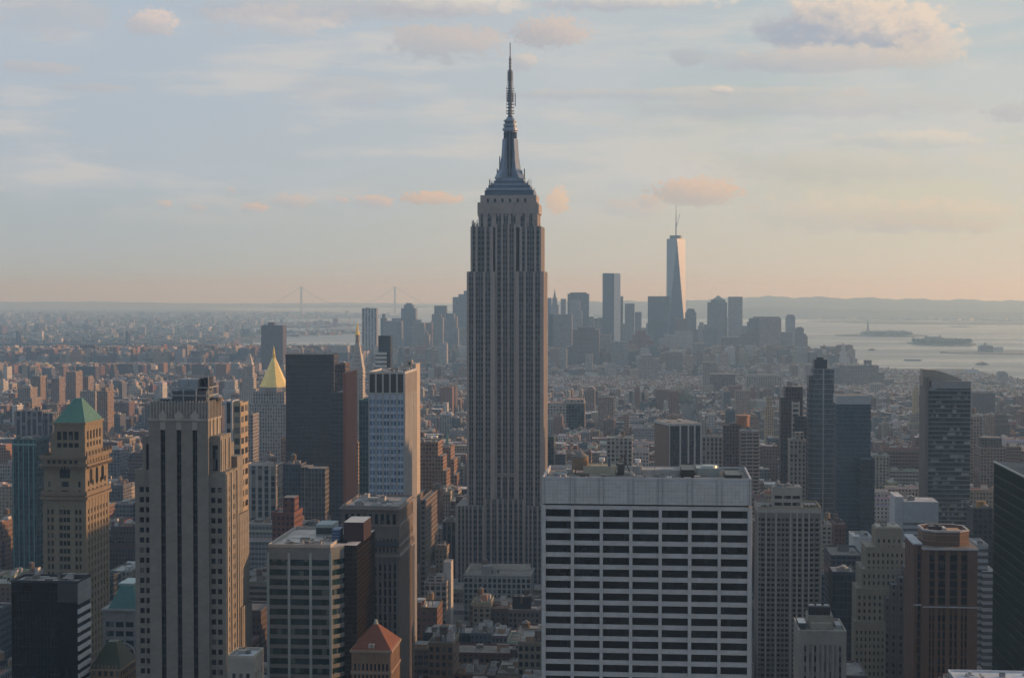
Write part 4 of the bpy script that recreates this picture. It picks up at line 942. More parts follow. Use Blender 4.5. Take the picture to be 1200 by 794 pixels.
def buff_setback():
    s = Site('setback_building', 'buff brick setback apartment building stepping down like stairs on both sides', 1012, 1075, 840, 34, 'apartment block')
    X = s.X; Z = lambda p: s.Z(p, 1040); D = s.D; col = (.29, .25, .19); g = (.03, .03, .03)
    def b(l, r, ya, yb, top, n, m=5): punch(s, X(l), X(r), ya, yb, 0, Z(top), even(X(l), X(r), n, .38, .4), even(ya, yb, m, .35, .5), storeys(0, Z(top) - 1.2, 3.5, 1.9), col, g, rec=.35, sprec=0, rcol=(.25, .22, .19), wname='wall')
    b(1030, 1062, 8, 24, 622, 5); b(1018, 1070, 6, 26, 643, 9); b(1012, 1070.5, 4, 28, 668, 10); b(1005.5, 1062, 2, 20, 690, 9); b(1003, 1040, 0, 12, 728, 7)
    w2 = MB(); w2.win = (.2, .27, 0)
    for px, t in ((1045, 700), (1052, 684), (1060, 675), (1066, 662)): w2.box(X(px) - 2.6, X(px) + 2.6, -4 + (1066 - px) * .2, 4, 0, Z(t), FAC, (.16, .14, .13), ROOF, (.25, .27, .3))
    w2.build('grey_wing', s.t)
    p = MB(); p.box(X(1032), X(1060), 9, 22, Z(622), Z(620), STO, (.42, .37, .3)); p.build('parapet', s.t)
    roofstuff(s, X(1032), X(1060), 9, 22, Z(620), random.Random(4), 3, 0, big=.5)
buff_setback()

def stone_block():
    s = Site('stone_block', 'pale stone block with recessed blank panels and dark rooftop cooling drums', 938, 994, 660, 26, 'building')
    X = s.X; Z = lambda p: s.Z(p, 965); H = Z(741); D = s.D; W_ = s.w; col = (.36, .33, .29)
    zs = Z(752)
    of = even(0, W_, 8, .5, 1.5)
    punch(s, 0, W_, 0, D, 0, H, of, even(0, D, 6, .4, 1), [(2, zs - 1)], col, (.25, .24, .23), rec=.5, sprec=0, rcol=(.3, .28, .26))
    g = Multi(); g.win = (0, 0, .3)
    for i in (0, 2, 7):
        a, b = of[i]
        for k in range(10): g.box(a + .2, b - .2, .35, .6, zs - 4 - k * 4, zs - 1.8 - k * 4, GLS, (.02, .02, .025))
    for k in range(6):
        for y in (3, 8, 13, 18, 22): g.box(W_ - .3, W_ + .02, y, y + 1.6, zs - 4 - k * 4, zs - 1.8 - k * 4, GLS, (.02, .02, .025))
    g.build('window', s.t)
    p = MB(); parapet(p, 0, W_, 0, D, H, .9, .5, STO, col); p.build('parapet', s.t)
    q = MB(); q.box(X(951), X(981), 8, 20, H, Z(726), STO, (.33, .29, .24), ROOF, (.25, .23, .2)); q.box(X(953), X(978), 5.5, 8, H, Z(733), STO, (.36, .32, .27)); q.build('penthouse', s.t)
    for px in (956, 965, 974):
        q = MB(); q.box(X(px) - 1.3, X(px) + 1.3, 10, 15, Z(726), Z(726) + 3.3, MET, (.03, .035, .045)); q.cyl(X(px), 12.5, Z(726) + 3.3, Z(726) + 3.8, 1.2, n=12, m=MET, col=(.4, .42, .44)); q.build('cooling_drum', s.t)
    q = MB(); q.box(X(939), X(948), 6, 16, H, H + 2.6, MET, (.08, .1, .11), MET, (.5, .52, .53)); q.box(X(984), X(991), 9, 18, H, H + 1.4, STO, (.4, .4, .41)); q.build('rooftop_unit', s.t)
stone_block()

def dark_glass_right():
    s = Site('dark_green_tower', 'dark green glass tower whose long left side runs out of the right picture edge', 1267, 1420, 560, 140, 'tower')
    W_ = s.w; D = s.D; H = at(1168, 541, 700)[1]
    m = MB(); m.win = (0, 0, .04); m.box(0, W_, 0, D, 0, H, GLS, (.018, .05, .046), ROOF, (.1, .1, .1)); m.build('glass_skin', s.t)
    q = MB()
    for k in range(int(H / 4)): q.box(-.16, W_ * .99, -.12, D, k * 4, k * 4 + .8, MET, (.025, .05, .047), bottom=True)
    for i in range(56): y = D * i / 56; q.box(-.3, .1, y, y + .22, 0, H - .5, MET, (.03, .05, .047))
    for i in range(18): x = W_ * i / 18; q.box(x, x + .25, -.2, .1, 0, H - .5, MET, (.03, .05, .045))
    q.build('mullion_grid', s.t)
    e = MB(); e.box(-.4, .2, -.4, D + .1, H - .1, H + .5, MET, (.45, .48, .48), bottom=True); e.build('roof_edge_rail', s.t)
    p = MB(); p.box(8, 30, 20, 120, H, H + 5, MET, (.06, .07, .07)); p.build('rooftop_box', s.t)
dark_glass_right()

def corner_roof():
    s = Site('white_roofed_block', 'pale flat roof slab just entering at the bottom right corner', 1124, 1230, 470, 14, 'building')
    H = s.Z(800, 1170); m = MB(); m.win = (.3, .3, 0); m.box(0, s.w, 0, s.D, 0, H, FAC, (.3, .3, .3), ROOF, (.5, .52, .55)); m.build('wall', s.t)
    p = MB(); parapet(p, 0, s.w, 0, s.D, H, .5, .4, STO, (.6, .62, .65)); p.build('parapet', s.t)
    roofstuff(s, 2, s.w - 2, 3, 12, H, random.Random(2), 4, 0, (.4, .4, .42), .3)
corner_roof()
def mansard_block():
    s = Site('mansard_block', 'grey stone building with teal copper mansard roof and curved front window', 118, 158, 720, 26, 'building')
    X = s.X; Z = lambda p: s.Z(p, 140); H = Z(713); D = s.D; W_ = s.w
    punch(s, 0, W_, 0, D, 0, H, even(0, W_, 3, .8, 1), even(0, D, 5, .5, 1), storeys(0, H - 3, 4.2, 2.4), (.27, .255, .245), (.03, .04, .05), rec=.4, sprec=.1)
    r = MB(); r.box(X(124), W_ + 1, .5, D - 1, H, Z(688), MET, (.07, .17, .155), tp=4.2); r.box(X(132), W_ - 3, 5.5, D - 6, Z(688), Z(685.5), MET, (.35, .45, .45)); r.build('mansard_roof', s.t)
    c = MB(); c.box(X(117), W_ + .6, -.6, D + .5, H - 1, H, STO, (.33, .31, .3), bottom=True); c.build('cornice', s.t)
    a = MB()
    for i in range(8):
        t0, t1 = math.pi * i / 8, math.pi * (i + 1) / 8; a.beam((X(141) + 6 * math.cos(t0), -.5, Z(765) + 5 * math.sin(t0)), (X(141) + 6 * math.cos(t1), -.5, Z(765) + 5 * math.sin(t1)), .7, STO, (.4, .38, .36))
    a.build('arch_trim', s.t)
mansard_block()
def hip_block():
    s = Site('hipped_roof_block', 'brown brick building with dark olive hipped roof, low at the left', 104, 138.5, 650, 20, 'building')
    X = s.X; H = s.Z(783, 120); m = MB(); m.win = (.25, .3, 0); m.box(0, s.w, 0, s.D, 0, H, FAC, (.30, .18, .11), pitch=2.4, fh=3.6); m.build('wall', s.t)
    r = MB(); r.box(-.4, s.w + .4, -.4, s.D + .4, H, s.Z(756, 120), MET, (.055, .06, .03), tp=4.6, tpy=8); r.build('hipped_roof', s.t)
    c = MB(); c.box(-.6, s.w + .6, -.6, s.D + .6, H - .8, H, STO, (.35, .24, .16), bottom=True); c.build('cornice', s.t)
    for i in range(7):
        d = MB(); x = (i + .8) * s.w / 8; d.box(x - .5, x + .5, -.2, 2, H, H + 1.5, STO, (.2, .15, .11), tp=.25); d.build('roof_dormer', s.t)
hip_block()
# ------------------------------------------------------------------ towers of the middle distance and downtown
def tower(name, label, l, r, top, Y, D, col, win=(.26, .3, 0), pitch=3.2, fh=3.7, tiers=(), rcol=(.22, .21, .2), units=2, tanks=0, cat='building', group=None, rot=0, rail=True, m=FAC, seed=None):
    """windowed tower; tiers = extra blocks (l, r, top, y0, y1[, colour[, win]]) in the same pixel terms"""
    s = Site(name, label, l, r, Y, D, cat, group, rot); rg = random.Random(seed or int(l * 7 + Y))
    H = s.Z(top, (l + r) / 2); s.H = H
    w_ = MB(); w_.win = win; w_.box(0, s.w, 0, D, 0, H, m, col, ROOF, rcol, pitch, fh); w_o = w_.build('wall', s.t)
    for t in tiers:
        q = MB(); q.win = t[6] if len(t) > 6 else win; z = s.Z(t[2], (l + r) / 2); c = t[5] if len(t) > 5 and t[5] else col
        q.box(s.X(t[0]), s.X(t[1]), t[3], t[4], 0, z, m, c, ROOF, rcol, pitch, fh); q.build('setback_wall', s.t)
    if rail and Y < 3500:
        p = MB(); parapet(p, -.15, s.w + .15, -.15, D + .15, H, 1.1, .4, STO, tuple(c * 1.1 for c in col)); p.build('parapet', w_o)
    if units: roofstuff(s, .5, s.w - .5, 1, D - 1, H, rg, units, tanks, big=1.0 if Y < 2500 else 1.6)
    return s
def spire(s, px, base, tip, r, m=MET, col=(.4, .36, .3), n=8, y=None, name='spire'):
    q = MB(); q.cyl(s.X(px), s.D / 2 if y is None else y, s.Z(base), s.Z(tip), r, .15, n, m, col); q.build(name, s.t)

# left of the great tower
s = tower('teal_glass_tower', 'teal green glass tower with rooftop cooling drums, left of the green pyramid roof', 13, 41, 516, 1150, 26, (.045, .10, .105), (.36, .42, .5), 2.6, 3.8, rcol=(.3, .28, .27), units=8)
q = MB()
for px in (14, 20, 26, 32, 38): q.box(s.X(px), s.X(px) + .6, -.35, .1, 0, s.H, MET, (.16, .30, .29))
q.box(0, s.w, -.3, .1, s.H - 3.5, s.H - 2, MET, (.2, .34, .33)); q.build('fin', s.t)
s = tower('gold_pyramid_tower', 'grey stone tower crowned by a bright gold pyramid roof with lantern', 296, 333, 459, 1800, 26, (.36, .345, .33), (.2, .3, .1), 3.0, 3.9, rail=False, units=0,
          tiers=[(292.5, 338, 473, -4, 30), (290, 356, 493, -2, 44), (333, 353, 486, 6, 34)])
g = MB(); z0, z1, z2 = s.Z(455), s.Z(420.5), s.Z(406); cx, cy = s.X(317.8), 12.5; rr = (s.X(335.5) - s.X(303.2)) / 2
g.cyl(cx, cy, s.H, z0, rr * 1.06, rr * 1.06, 8, STO, (.3, .29, .28)); g.build('octagon_drum', s.t)
g = MB(); g.cyl(cx, cy, z0, z1, rr * 1.05, 1.9, 8, GOLD, (1.0, .74, .27)); g.build('gold_pyramid', s.t)
g = MB(); g.cyl(cx, cy, z1 - .5, z1 + 4.5, 1.9, 1.5, 8, GOLD, (.75, .5, .14)); g.cyl(cx, cy, z1 + 4.5, z2, 1.5, .1, 8, GOLD, (.95, .68, .2)); g.build('lantern', s.t)
for i in range(8):
    g = MB(); a = R(22.5 + i * 45); g.cyl(cx + rr * 1.15 * math.cos(a), cy + rr * 1.15 * math.sin(a), s.H - 1, z0 + 2.5, .7, .1, 6, STO, (.42, .38, .34)); g.build('pinnacle', s.t)
s = tower('bronze_slab', 'broad dark bronze glass slab beside the gold pyramid tower', 334.5, 391, 416.5, 1500, 22, (.06, .038, .03), (.42, .3, .3), 1.6, 3.7, units=0, rcol=(.1, .09, .08), cat='office block')
q = MB(); q.box(-.2, s.w + .2, -.2, s.D + .2, s.H - 1, s.H + .8, MET, (.03, .024, .02)); q.box(-.15, s.w + .15, -.15, s.D + .15, s.H - 12, s.H - 9.5, MET, (.035, .028, .024)); q.build('louvre_band', s.t)
s = tower('brown_tower', 'dark brown tower with lit right flank, between bronze slab and red brick tower', 392, 404.5, 428, 1360, 20, (.13, .075, .06), (.3, .3, .3), 2.4, 3.6, units=1)
s = tower('red_brick_tower', 'dark balconied tower with tall plain red brick right flank', 387.5, 402, 461, 1240, 46, (.08, .075, .08), (.42, .3, .2), 3.0, 3.4, units=0)
q = MB(); q.box(s.w, s.w + 2.2, -.6, s.D, 0, s.Z(437), STO, (.26, .095, .06), ROOF, (.3, .2, .15)); q.build('brick_flank', s.t)
s = tower('sunlit_tan_tower', 'slim tan balconied tower in sun behind the red brick tower', 415.5, 419.5, 519, 1420, 14, (.42, .31, .21), (.3, .3, 0), 3, 3.2, units=0)
s = tower('teal_slab', 'narrow teal glass slab squeezed against the white grid tower', 420.5, 436, 470, 1130, 20, (.045, .12, .135), (.42, .38, .4), 2.2, 3.6, units=1)
# campanile with clock-tower top (white pyramid and gilded lantern)
s = tower('campanile_tower', 'pale marble campanile with steep white roof and gilded lantern', 410, 425, 437, 2050, 17, (.46, .42, .37), (.2, .28, 0), 2.8, 3.8, rail=False, units=0, tiers=[(406, 430.5, 484, -2, 20)])
z0, z1, z2, z3 = s.H, s.Z(431), s.Z(402), s.Z(377); cx, cy = s.w / 2, s.D / 2
q = MB(); q.box(-1.0, s.w + 1.0, -1.0, s.D + 1.0, z0 - 5, z0 - 3.8, STO, (.5, .46, .4), bottom=True); q.box(-.9, s.w + .9, -.9, s.D + .9, z0, z0 + 1, STO, (.5, .46, .4), bottom=True); q.build('loggia_cornice', s.t)
q = MB(); q.box(0, s.w, 0, s.D, z0 + 1, z1, STO, (.44, .40, .36)); q.box(.4, s.w - .4, .4, s.D - .4, z1, z2, STO, (.47, .44, .40), tp=s.w / 2 - 2.9, tpy=s.D / 2 - 2.9); q.build('steep_roof', s.t)
q = MB()
for k, n in ((0, 4), (1, 3), (2, 3), (3, 2), (4, 1)):
    z = z1 + 2 + k * 5.0; t = (z + .8 - z1) / (z2 - z1); yy = .4 + (s.D / 2 - 2.9) * t
    for i in range(n): x = s.w / 2 + (i - (n - 1) / 2) * 2.6; q.box(x - .5, x + .5, yy - .35, yy + 1, z, z + 1.5, STO, (.08, .08, .08))
q.build('roof_dormer', s.t)
q = MB(); q.cyl(cx, cy, z2, z2 + 9, 2.7, 2.3, 8, STO, (.30, .24, .18)); q.cyl(cx, cy, z2 + 9, z2 + 10, 3.2, n=8, m=STO, col=(.45, .4, .33), bottom=True); q.build('lantern', s.t)
q = MB(); q.cyl(cx, cy, z2 + 10, z2 + 15, 3.6, 1.8, 8, GOLD, (.95, .66, .2)); q.cyl(cx, cy, z2 + 15, z2 + 20, 1.7, 1.1, 8, GOLD, (.9, .6, .2)); q.cyl(cx, cy, z2 + 20, z3, 1.1, .05, 8, GOLD, (.95, .66, .2)); q.build('gilded_cupola', s.t)
s = tower('black_slim_tower', 'slim black glass tower with white banded lower left part', 443.3, 457.5, 394.5, 2000, 15, (.03, .03, .034), (.42, .34, .2), 2.2, 3.6, units=0, rcol=(.3, .3, .3))
q = MB(); q.win = (.5, .27, 0); q.box(s.X(440.2), s.X(453), -3, 6, 0, s.Z(413), FAC, (.62, .62, .60), ROOF, (.4, .4, .4), 2.5, 5.2); q.build('banded_wall', s.t)
s = tower('cream_stepped_tower', 'cream stepped tower just behind the white grid tower, lit from the right', 470, 482, 431, 1180, 20, (.42, .37, .31), (.2, .28, 0), 2.6, 3.6, units=1, tiers=[(476, 482, 422, 3, 9), (455, 476, 436, 2, 24)])
q = MB(); q.win = (0, 0, 0); q.box(s.X(474.5), s.X(486.2), 4, 26, 0, s.Z(427), STO, (.46, .41, .35), ROOF, (.3, .3, .3)); q.build('blank_flank', s.t)
s = tower('white_spire_tower', 'pale tower with pointed stone lantern, left of the gold pyramid', 283, 297, 442, 2600, 18, (.40, .37, .34), (.2, .28, 0), 3, 3.8, rail=False, units=0, tiers=[(284.5, 295.5, 429, 2, 16), (281, 300, 455, -2, 20)])
q = MB(); q.box(s.X(286), s.X(295), 3, 15, s.Z(429), s.Z(415), STO, (.5, .46, .40), tp=5.0, tpy=5.4); q.build('stone_lantern', s.t)
for args in [
    ('brown_tower', 'dark red brown square tower standing alone above the river left of centre', 306, 331.5, 381, 4500, 45, (.10, .065, .06), (.3, .3, 0), 3.4, 3.2, [(313, 320, 377.5, 10, 30)]),
    ('grey_slab_tower', 'very tall pale grey ribbed slab, first of the downtown towers from the left', 424, 441.5, 361, 5200, 30, (.33, .34, .36), (.2, .5, .5), 9, 4, []),
    ('tan_block', 'tan brick block with bright orange flank between the two green roofs, left', 113, 125.5, 459, 2300, 28, (.28, .20, .14), (.28, .28, 0), 3, 3.2, [(117, 122, 454, 5, 18)]),
    ('pale_block', 'pale grey apartment slab left of the tan block', 93.5, 111, 459, 2450, 22, (.33, .30, .28), (.28, .28, 0), 3, 3.2, []),
    ('ribbed_block', 'grey block with dark vertical stripes above the teal glass tower', 17.5, 49, 482, 1850, 30, (.22, .20, .2), (.32, .5, .3), 6, 3.6, [(37, 41, 477, 8, 16), (49, 60, 484, 4, 28)]),
    ('tan_slab', 'tan apartment slab above the left picture edge third', 35.5, 47, 441, 2900, 34, (.27, .21, .17), (.25, .28, 0), 3, 3, []),
    ('tan_slab', 'tan apartment slab with lit side above the green pyramid roof', 77, 88.5, 436, 2950, 36, (.27, .21, .17), (.25, .28, 0), 3, 3, []),
    ('tan_slab', 'shorter tan apartment slab right of the green pyramid roof tip', 95, 103, 442, 3000, 30, (.26, .2, .17), (.25, .28, 0), 3, 3, []),
    ('tan_slab', 'brown apartment slab left of the two tan slabs', 59, 69, 444, 2850, 30, (.24, .18, .15), (.25, .28, 0), 3, 3, []),
    ('stepped_tan_building', 'stepped tan hospital-like building over the left roofs', 20, 35, 455, 2500, 30, (.30, .25, .21), (.25, .28, 0), 3, 3.4, [(16, 38, 466, -4, 34)]),
    ('white_block', 'white office block with dark round-headed windows below the gold pyramid tower', 285, 323, 546, 1330, 26, (.40, .37, .34), (.3, .36, .6), 5, 5, []),
    ('dark_glass_block', 'low dark glass block in front of the bronze slab', 331, 352, 545, 1300, 20, (.10, .11, .13), (.4, .4, .5), 2.6, 4, [(352, 361, 547, 0, 20, (.30, .26, .22)), (361, 381, 548, -2, 14, (.27, .24, .21))]),
    ('red_brick_building', 'dark red brick building with rooftop penthouse, above the banded office block', 318, 344, 602, 980, 24, (.17, .075, .06), (.22, .25, 0), 3, 3.5, [(328, 342, 584, 6, 18)]),
    ('blue_white_tower', 'white and blue glass tower behind the art deco tower', 263, 272, 471, 1100, 16, (.42, .45, .48), (.25, .5, .9), 5, 3.6, []),
    ('buff_balcony_tower', 'buff tower with large blue window bands right behind the art deco tower', 273, 281.5, 474, 1050, 20, (.36, .29, .20), (.36, .28, 0), 9, 7, [(273, 280, 470, 2, 9)]),
    ('grey_block', 'grey masonry block at the left foot of the gold pyramid tower', 286, 296, 486, 1700, 26, (.24, .23, .23), (.25, .28, 0), 3, 3.6, []),
    ('orange_brick_building', 'orange brown stepped brick building glowing at its right corners, beside the great skyscraper', 484, 513, 519, 1560, 34, (.27, .16, .10), (.26, .28, 0), 3, 3.7, [(513, 519, 534, 0, 30), (519, 523, 551, 0, 30), (523, 527, 571, 0, 30)]),
    ('spired_brick_building', 'stepped orange brick building with a tiny green spire left of the great skyscraper', 516, 528, 525, 1680, 34, (.28, .16, .10), (.26, .28, 0), 3, 3.7, [(528, 532, 538, 0, 30), (532, 535.5, 556, 0, 30), (536, 539, 573, -4, 26)]),
    ('dark_loft', 'dark brown loft tower with shadowed flank in the canyon left of the great skyscraper', 484, 491, 581, 1220, 40, (.18, .12, .09), (.25, .28, 0), 3, 3.6, []),
    ('grey_loft', 'narrow dark grey loft whose right wall catches the sun, in the canyon', 492, 499, 587, 1150, 60, (.17, .14, .12), (.25, .28, 0), 3, 3.6, []),
    ('ribbed_annexe', 'dark ribbed office annexe at the left foot of the great skyscraper', 518, 534, 612, 1330, 30, (.22, .2, .19), (.34, .5, .5), 3.4, 3.8, []),
    ('grey_stone_block', 'pale stone loft with roof terrace and white slab chimney tower, middle bottom', 497, 523, 683, 1080, 26, (.33, .31, .28), (.34, .32, .3), 4.2, 3.8, [(517.5, 526.5, 660, 8, 20, (.46, .45, .42), (0, 0, 0)), (500, 518, 676, 3, 18)]),
    ('tan_stack_building', 'small tan brick tower behind the pale stone loft', 510, 523, 642, 1180, 16, (.27, .21, .15), (.2, .25, 0), 3, 3.6, [(511, 521, 639, 2, 10)]),
    ('white_roof_block', 'long low block with wide cream roof wall right before the foot of the great skyscraper', 543, 622, 675, 1190, 34, (.34, .35, .33), (.33, .33, .2), 3.6, 4, []),
    ('billboard_building', 'low building carrying a big black billboard, bottom centre', 596, 632, 716, 1060, 20, (.16, .14, .13), (.3, .3, .1), 3, 3.6, []),
    ('dark_brick_building', 'dark red brown brick building touching the pale office slab at the bottom', 604, 640, 744, 960, 30, (.14, .06, .045), (.22, .26, 0), 3, 3.6, [(620, 632, 738, 4, 12)]),
    ]:
    s = tower(*args[:11], tiers=args[11], units=3 if args[5] < 3200 else 1, tanks=1 if args[5] < 1900 and args[3] - args[2] > 12 else 0)
    if args[0] == 'spired_brick_building': spire(s, 521.5, 524, 507, 3.0, MET, (.16, .27, .22), 4)
    if args[0] == 'billboard_building':
        b = MB(); b.box(s.X(600), s.X(622), 3, 4, s.H + 1, s.H + 9, MET, (.015, .016, .02)); b.build('billboard', s.t)
    if args[0] == 'white_roof_block':
        b = MB(); b.box(s.X(545), s.X(618), 30, 31, s.H, s.H + 4.2, STO, (.55, .53, .47)); b.box(s.X(545), s.X(546), 2, 30, s.H, s.H + 3, STO, (.5, .48, .42)); b.build('roof_screen', s.t)
        b = MB(); b.box(s.X(563), s.X(574), 8, 16, s.H, s.H + 6, MET, (.35, .36, .36)); b.build('cooling_plant', s.t)
# right of the great tower
s = tower('piered_black_tower', 'black tower with tall white vertical piers standing at an angle, above the pale slab roof', 784.5, 824, 499, 1500, 42, (.06, .05, .045), (.36, .42, .4), 1.8, 3.8, rcol=(.28, .26, .24), units=6, rot=R(18), rail=False)
q = MB(); t_ = (.52, .52, .50)
for x in (.0, .345, .6, .8, 1.0): q.box(s.w * x - .7 + (.7 if x == 0 else 0), s.w * x + .7, -.6, .15, 0, s.H, STO, t_)
q.box(-.4, s.w + .4, -.5, s.D + .4, s.H, s.H + 2.2, STO, t_, ROOF, (.27, .25, .23), bottom=True); q.build('white_pier', s.t)
q = MB(); q.win = (.2, .2, 0); q.box(-.5, -.06, .2, s.D, 0, s.H - 1, STO, (.20, .14, .11)); q.build('brown_flank', s.t)
s = tower('brown_brick_tower', 'brown brick tower with round orange water tank housing on top', 848, 869, 499, 1560, 22, (.15, .10, .085), (.24, .28, 0), 3, 3.4, units=1)
q = MB(); q.cyl(s.X(871.5), 9, s.H - 2, s.Z(487), 6.2, n=16, m=STO, col=(.40, .20, .11)); q.cyl(s.X(871.5), 9, s.Z(487), s.Z(485), 7.0, n=16, m=STO, col=(.46, .25, .15), bottom=True); q.cyl(s.X(873), 9, s.Z(485), s.Z(481.5), .8, n=8, m=STO, col=(.5, .3, .2)); q.build('tank_housing', s.t)
s = tower('balcony_tower', 'light concrete balcony tower right next to the brown brick tower', 868, 890, 505, 1480, 22, (.33, .28, .24), (.42, .3, 0), 5, 3.3, units=2, rail=False)
q = MB(); 
for k in range(int(s.H / 3.3)): q.box(s.X(874), s.w + .9, -1.1, s.D * .6, k * 3.3, k * 3.3 + .9, STO, (.40, .35, .30), bottom=True)
q.build('balcony_stack', s.t)
s = tower('stepped_dark_tower', 'dark brown stepped tower with white framed window column on its front', 921, 941, 453, 1500, 26, (.085, .065, .06), (.26, .3, .2), 2.6, 3.5, units=3, tiers=[(915.5, 922, 466, 1, 22), (931, 946, 487, -3, 16, (.05, .055, .065), (.4, .35, .4))], rail=False)
q = MB(); q.win = (.34, .30, 0); q.box(s.X(928), s.X(937.5), -.9, 1, 0, s.Z(468), FAC, (.5, .47, .42), STO, (.5, .47, .42), 5.2, 4.4); q.build('white_window_column', s.t)
s = tower('tan_hotel', 'tan stone building with water tanks in front of the dark stepped tower', 926, 945, 517, 1330, 18, (.34, .29, .24), (.24, .3, .2), 3, 3.6, units=4, tiers=[(933, 943, 507, 3, 12)])
s = tower('blue_glass_tower', 'slim blue black glass tower with fine white floor lines and notched top', 953, 977.5, 432, 1400, 24, (.26, .31, .36), (.5, .445, .0), 1.6, 4.2, units=0, rail=False, rcol=(.1, .1, .1), tiers=[(948.5, 953, 441, 3, 22, (.22, .24, .26))])
q = MB(); q.box(s.X(955), s.X(970), 3, 20, s.H, s.Z(420), MET, (.05, .06, .075)); q.box(s.X(958), s.X(966), 5, 15, s.Z(420), s.Z(417.5), MET, (.05, .06, .07))
q.build('machine_penthouse', s.t); q = MB(); q.box(s.X(964.5), s.X(966), -.3, .1, 0, s.H, MET, (.35, .38, .4)); q.build('mullion', s.t)
s = tower('crowned_glass_tower', 'blue green mottled glass tower with plain pale screen at its top', 981, 1021, 473.5, 1300, 26, (.10, .17, .23), (.44, .40, .3), 1.7, 3.3, units=0, rail=False)
q = MB(); q.box(-.1, s.w + .1, -.1, s.D, s.H, s.Z(461.5), MET, (.44, .47, .50), ROOF, (.2, .2, .2)); q.build('crown_screen', s.t)
s2 = tower('glass_podium', 'low blue glass podium at the foot of the blue green tower', 1009, 1026, 539, 1280, 18, (.06, .09, .11), (.44, .4, .4), 1.8, 3.6, units=0)
s = tower('curved_top_tower', 'big dark glass apartment tower with sloping tan screen on top', 1089, 1138, 452, 1300, 30, (.07, .095, .115), (.45, .38, .2), 2.6, 3.5, units=0, rail=False, rcol=(.2, .2, .2))
q = MB(); q.box(-2.6, -.1, .5, s.D, 0, s.Z(440), STO, (.19, .17, .16)); q.build('side_fin', s.t)
q = MB(); zz = [s.Z(p) for p in (431, 432, 434.5, 438, 442.5)]; xs = [s.X(p) for p in (1083.5, 1098, 1108, 1118, 1129)]
for i in range(4): q.prism([(xs[i], 6), (xs[i + 1], 6), (xs[i + 1], 20), (xs[i], 20)], s.H - .5, zz[0], STO, (.34, .30, .25), z1s=[zz[i], zz[i + 1], zz[i + 1], zz[i]])
q.build('sloping_screen', s.t)
q = MB(); q.box(s.X(1092), s.w, -.2, 10, s.H - 2, s.Z(444), MET, (.30, .32, .34), ROOF, (.25, .25, .25)); q.build('machine_penthouse', s.t)
q = MB(); rg = random.Random(3)
for k in range(int(s.H / 3.5)):
    q.box(0, s.w, -.25, .1, k * 3.5, k * 3.5 + .5, STO, (.29, .33, .34))
for i in range(90):
    k = rg.randrange(5, int(s.H / 3.5)); x = rg.randrange(0, 16) / 16 * (s.w - 3); w2 = rg.choice([2, 2, 3, 6])
    q.box(x, min(s.w, x + w2), -.12, .1, k * 3.5 + .5, k * 3.5 + 2.6, MET, rg.choice([(.22, .25, .27), (.16, .2, .22), (.3, .32, .33)]))
q.build('balcony_screen', s.t)
s = tower('white_banded_building', 'pale blue white office block with ribbon windows and blank mechanical top', 1061, 1101, 588, 1100, 26, (.40, .44, .46), (.5, .22, 0), 3, 3.9, units=2, rcol=(.45, .47, .49), rail=False)
q = MB(); q.box(-.1, s.w + .1, -.1, s.D - 3, s.Z(603), s.H + .2, STO, (.40, .43, .47), ROOF, (.4, .42, .45)); q.box(-5.5, -.1, 3, s.D + 4, 0, s.Z(577.5), STO, (.50, .52, .54), ROOF, (.5, .52, .54)); q.build('blank_wall', s.t)
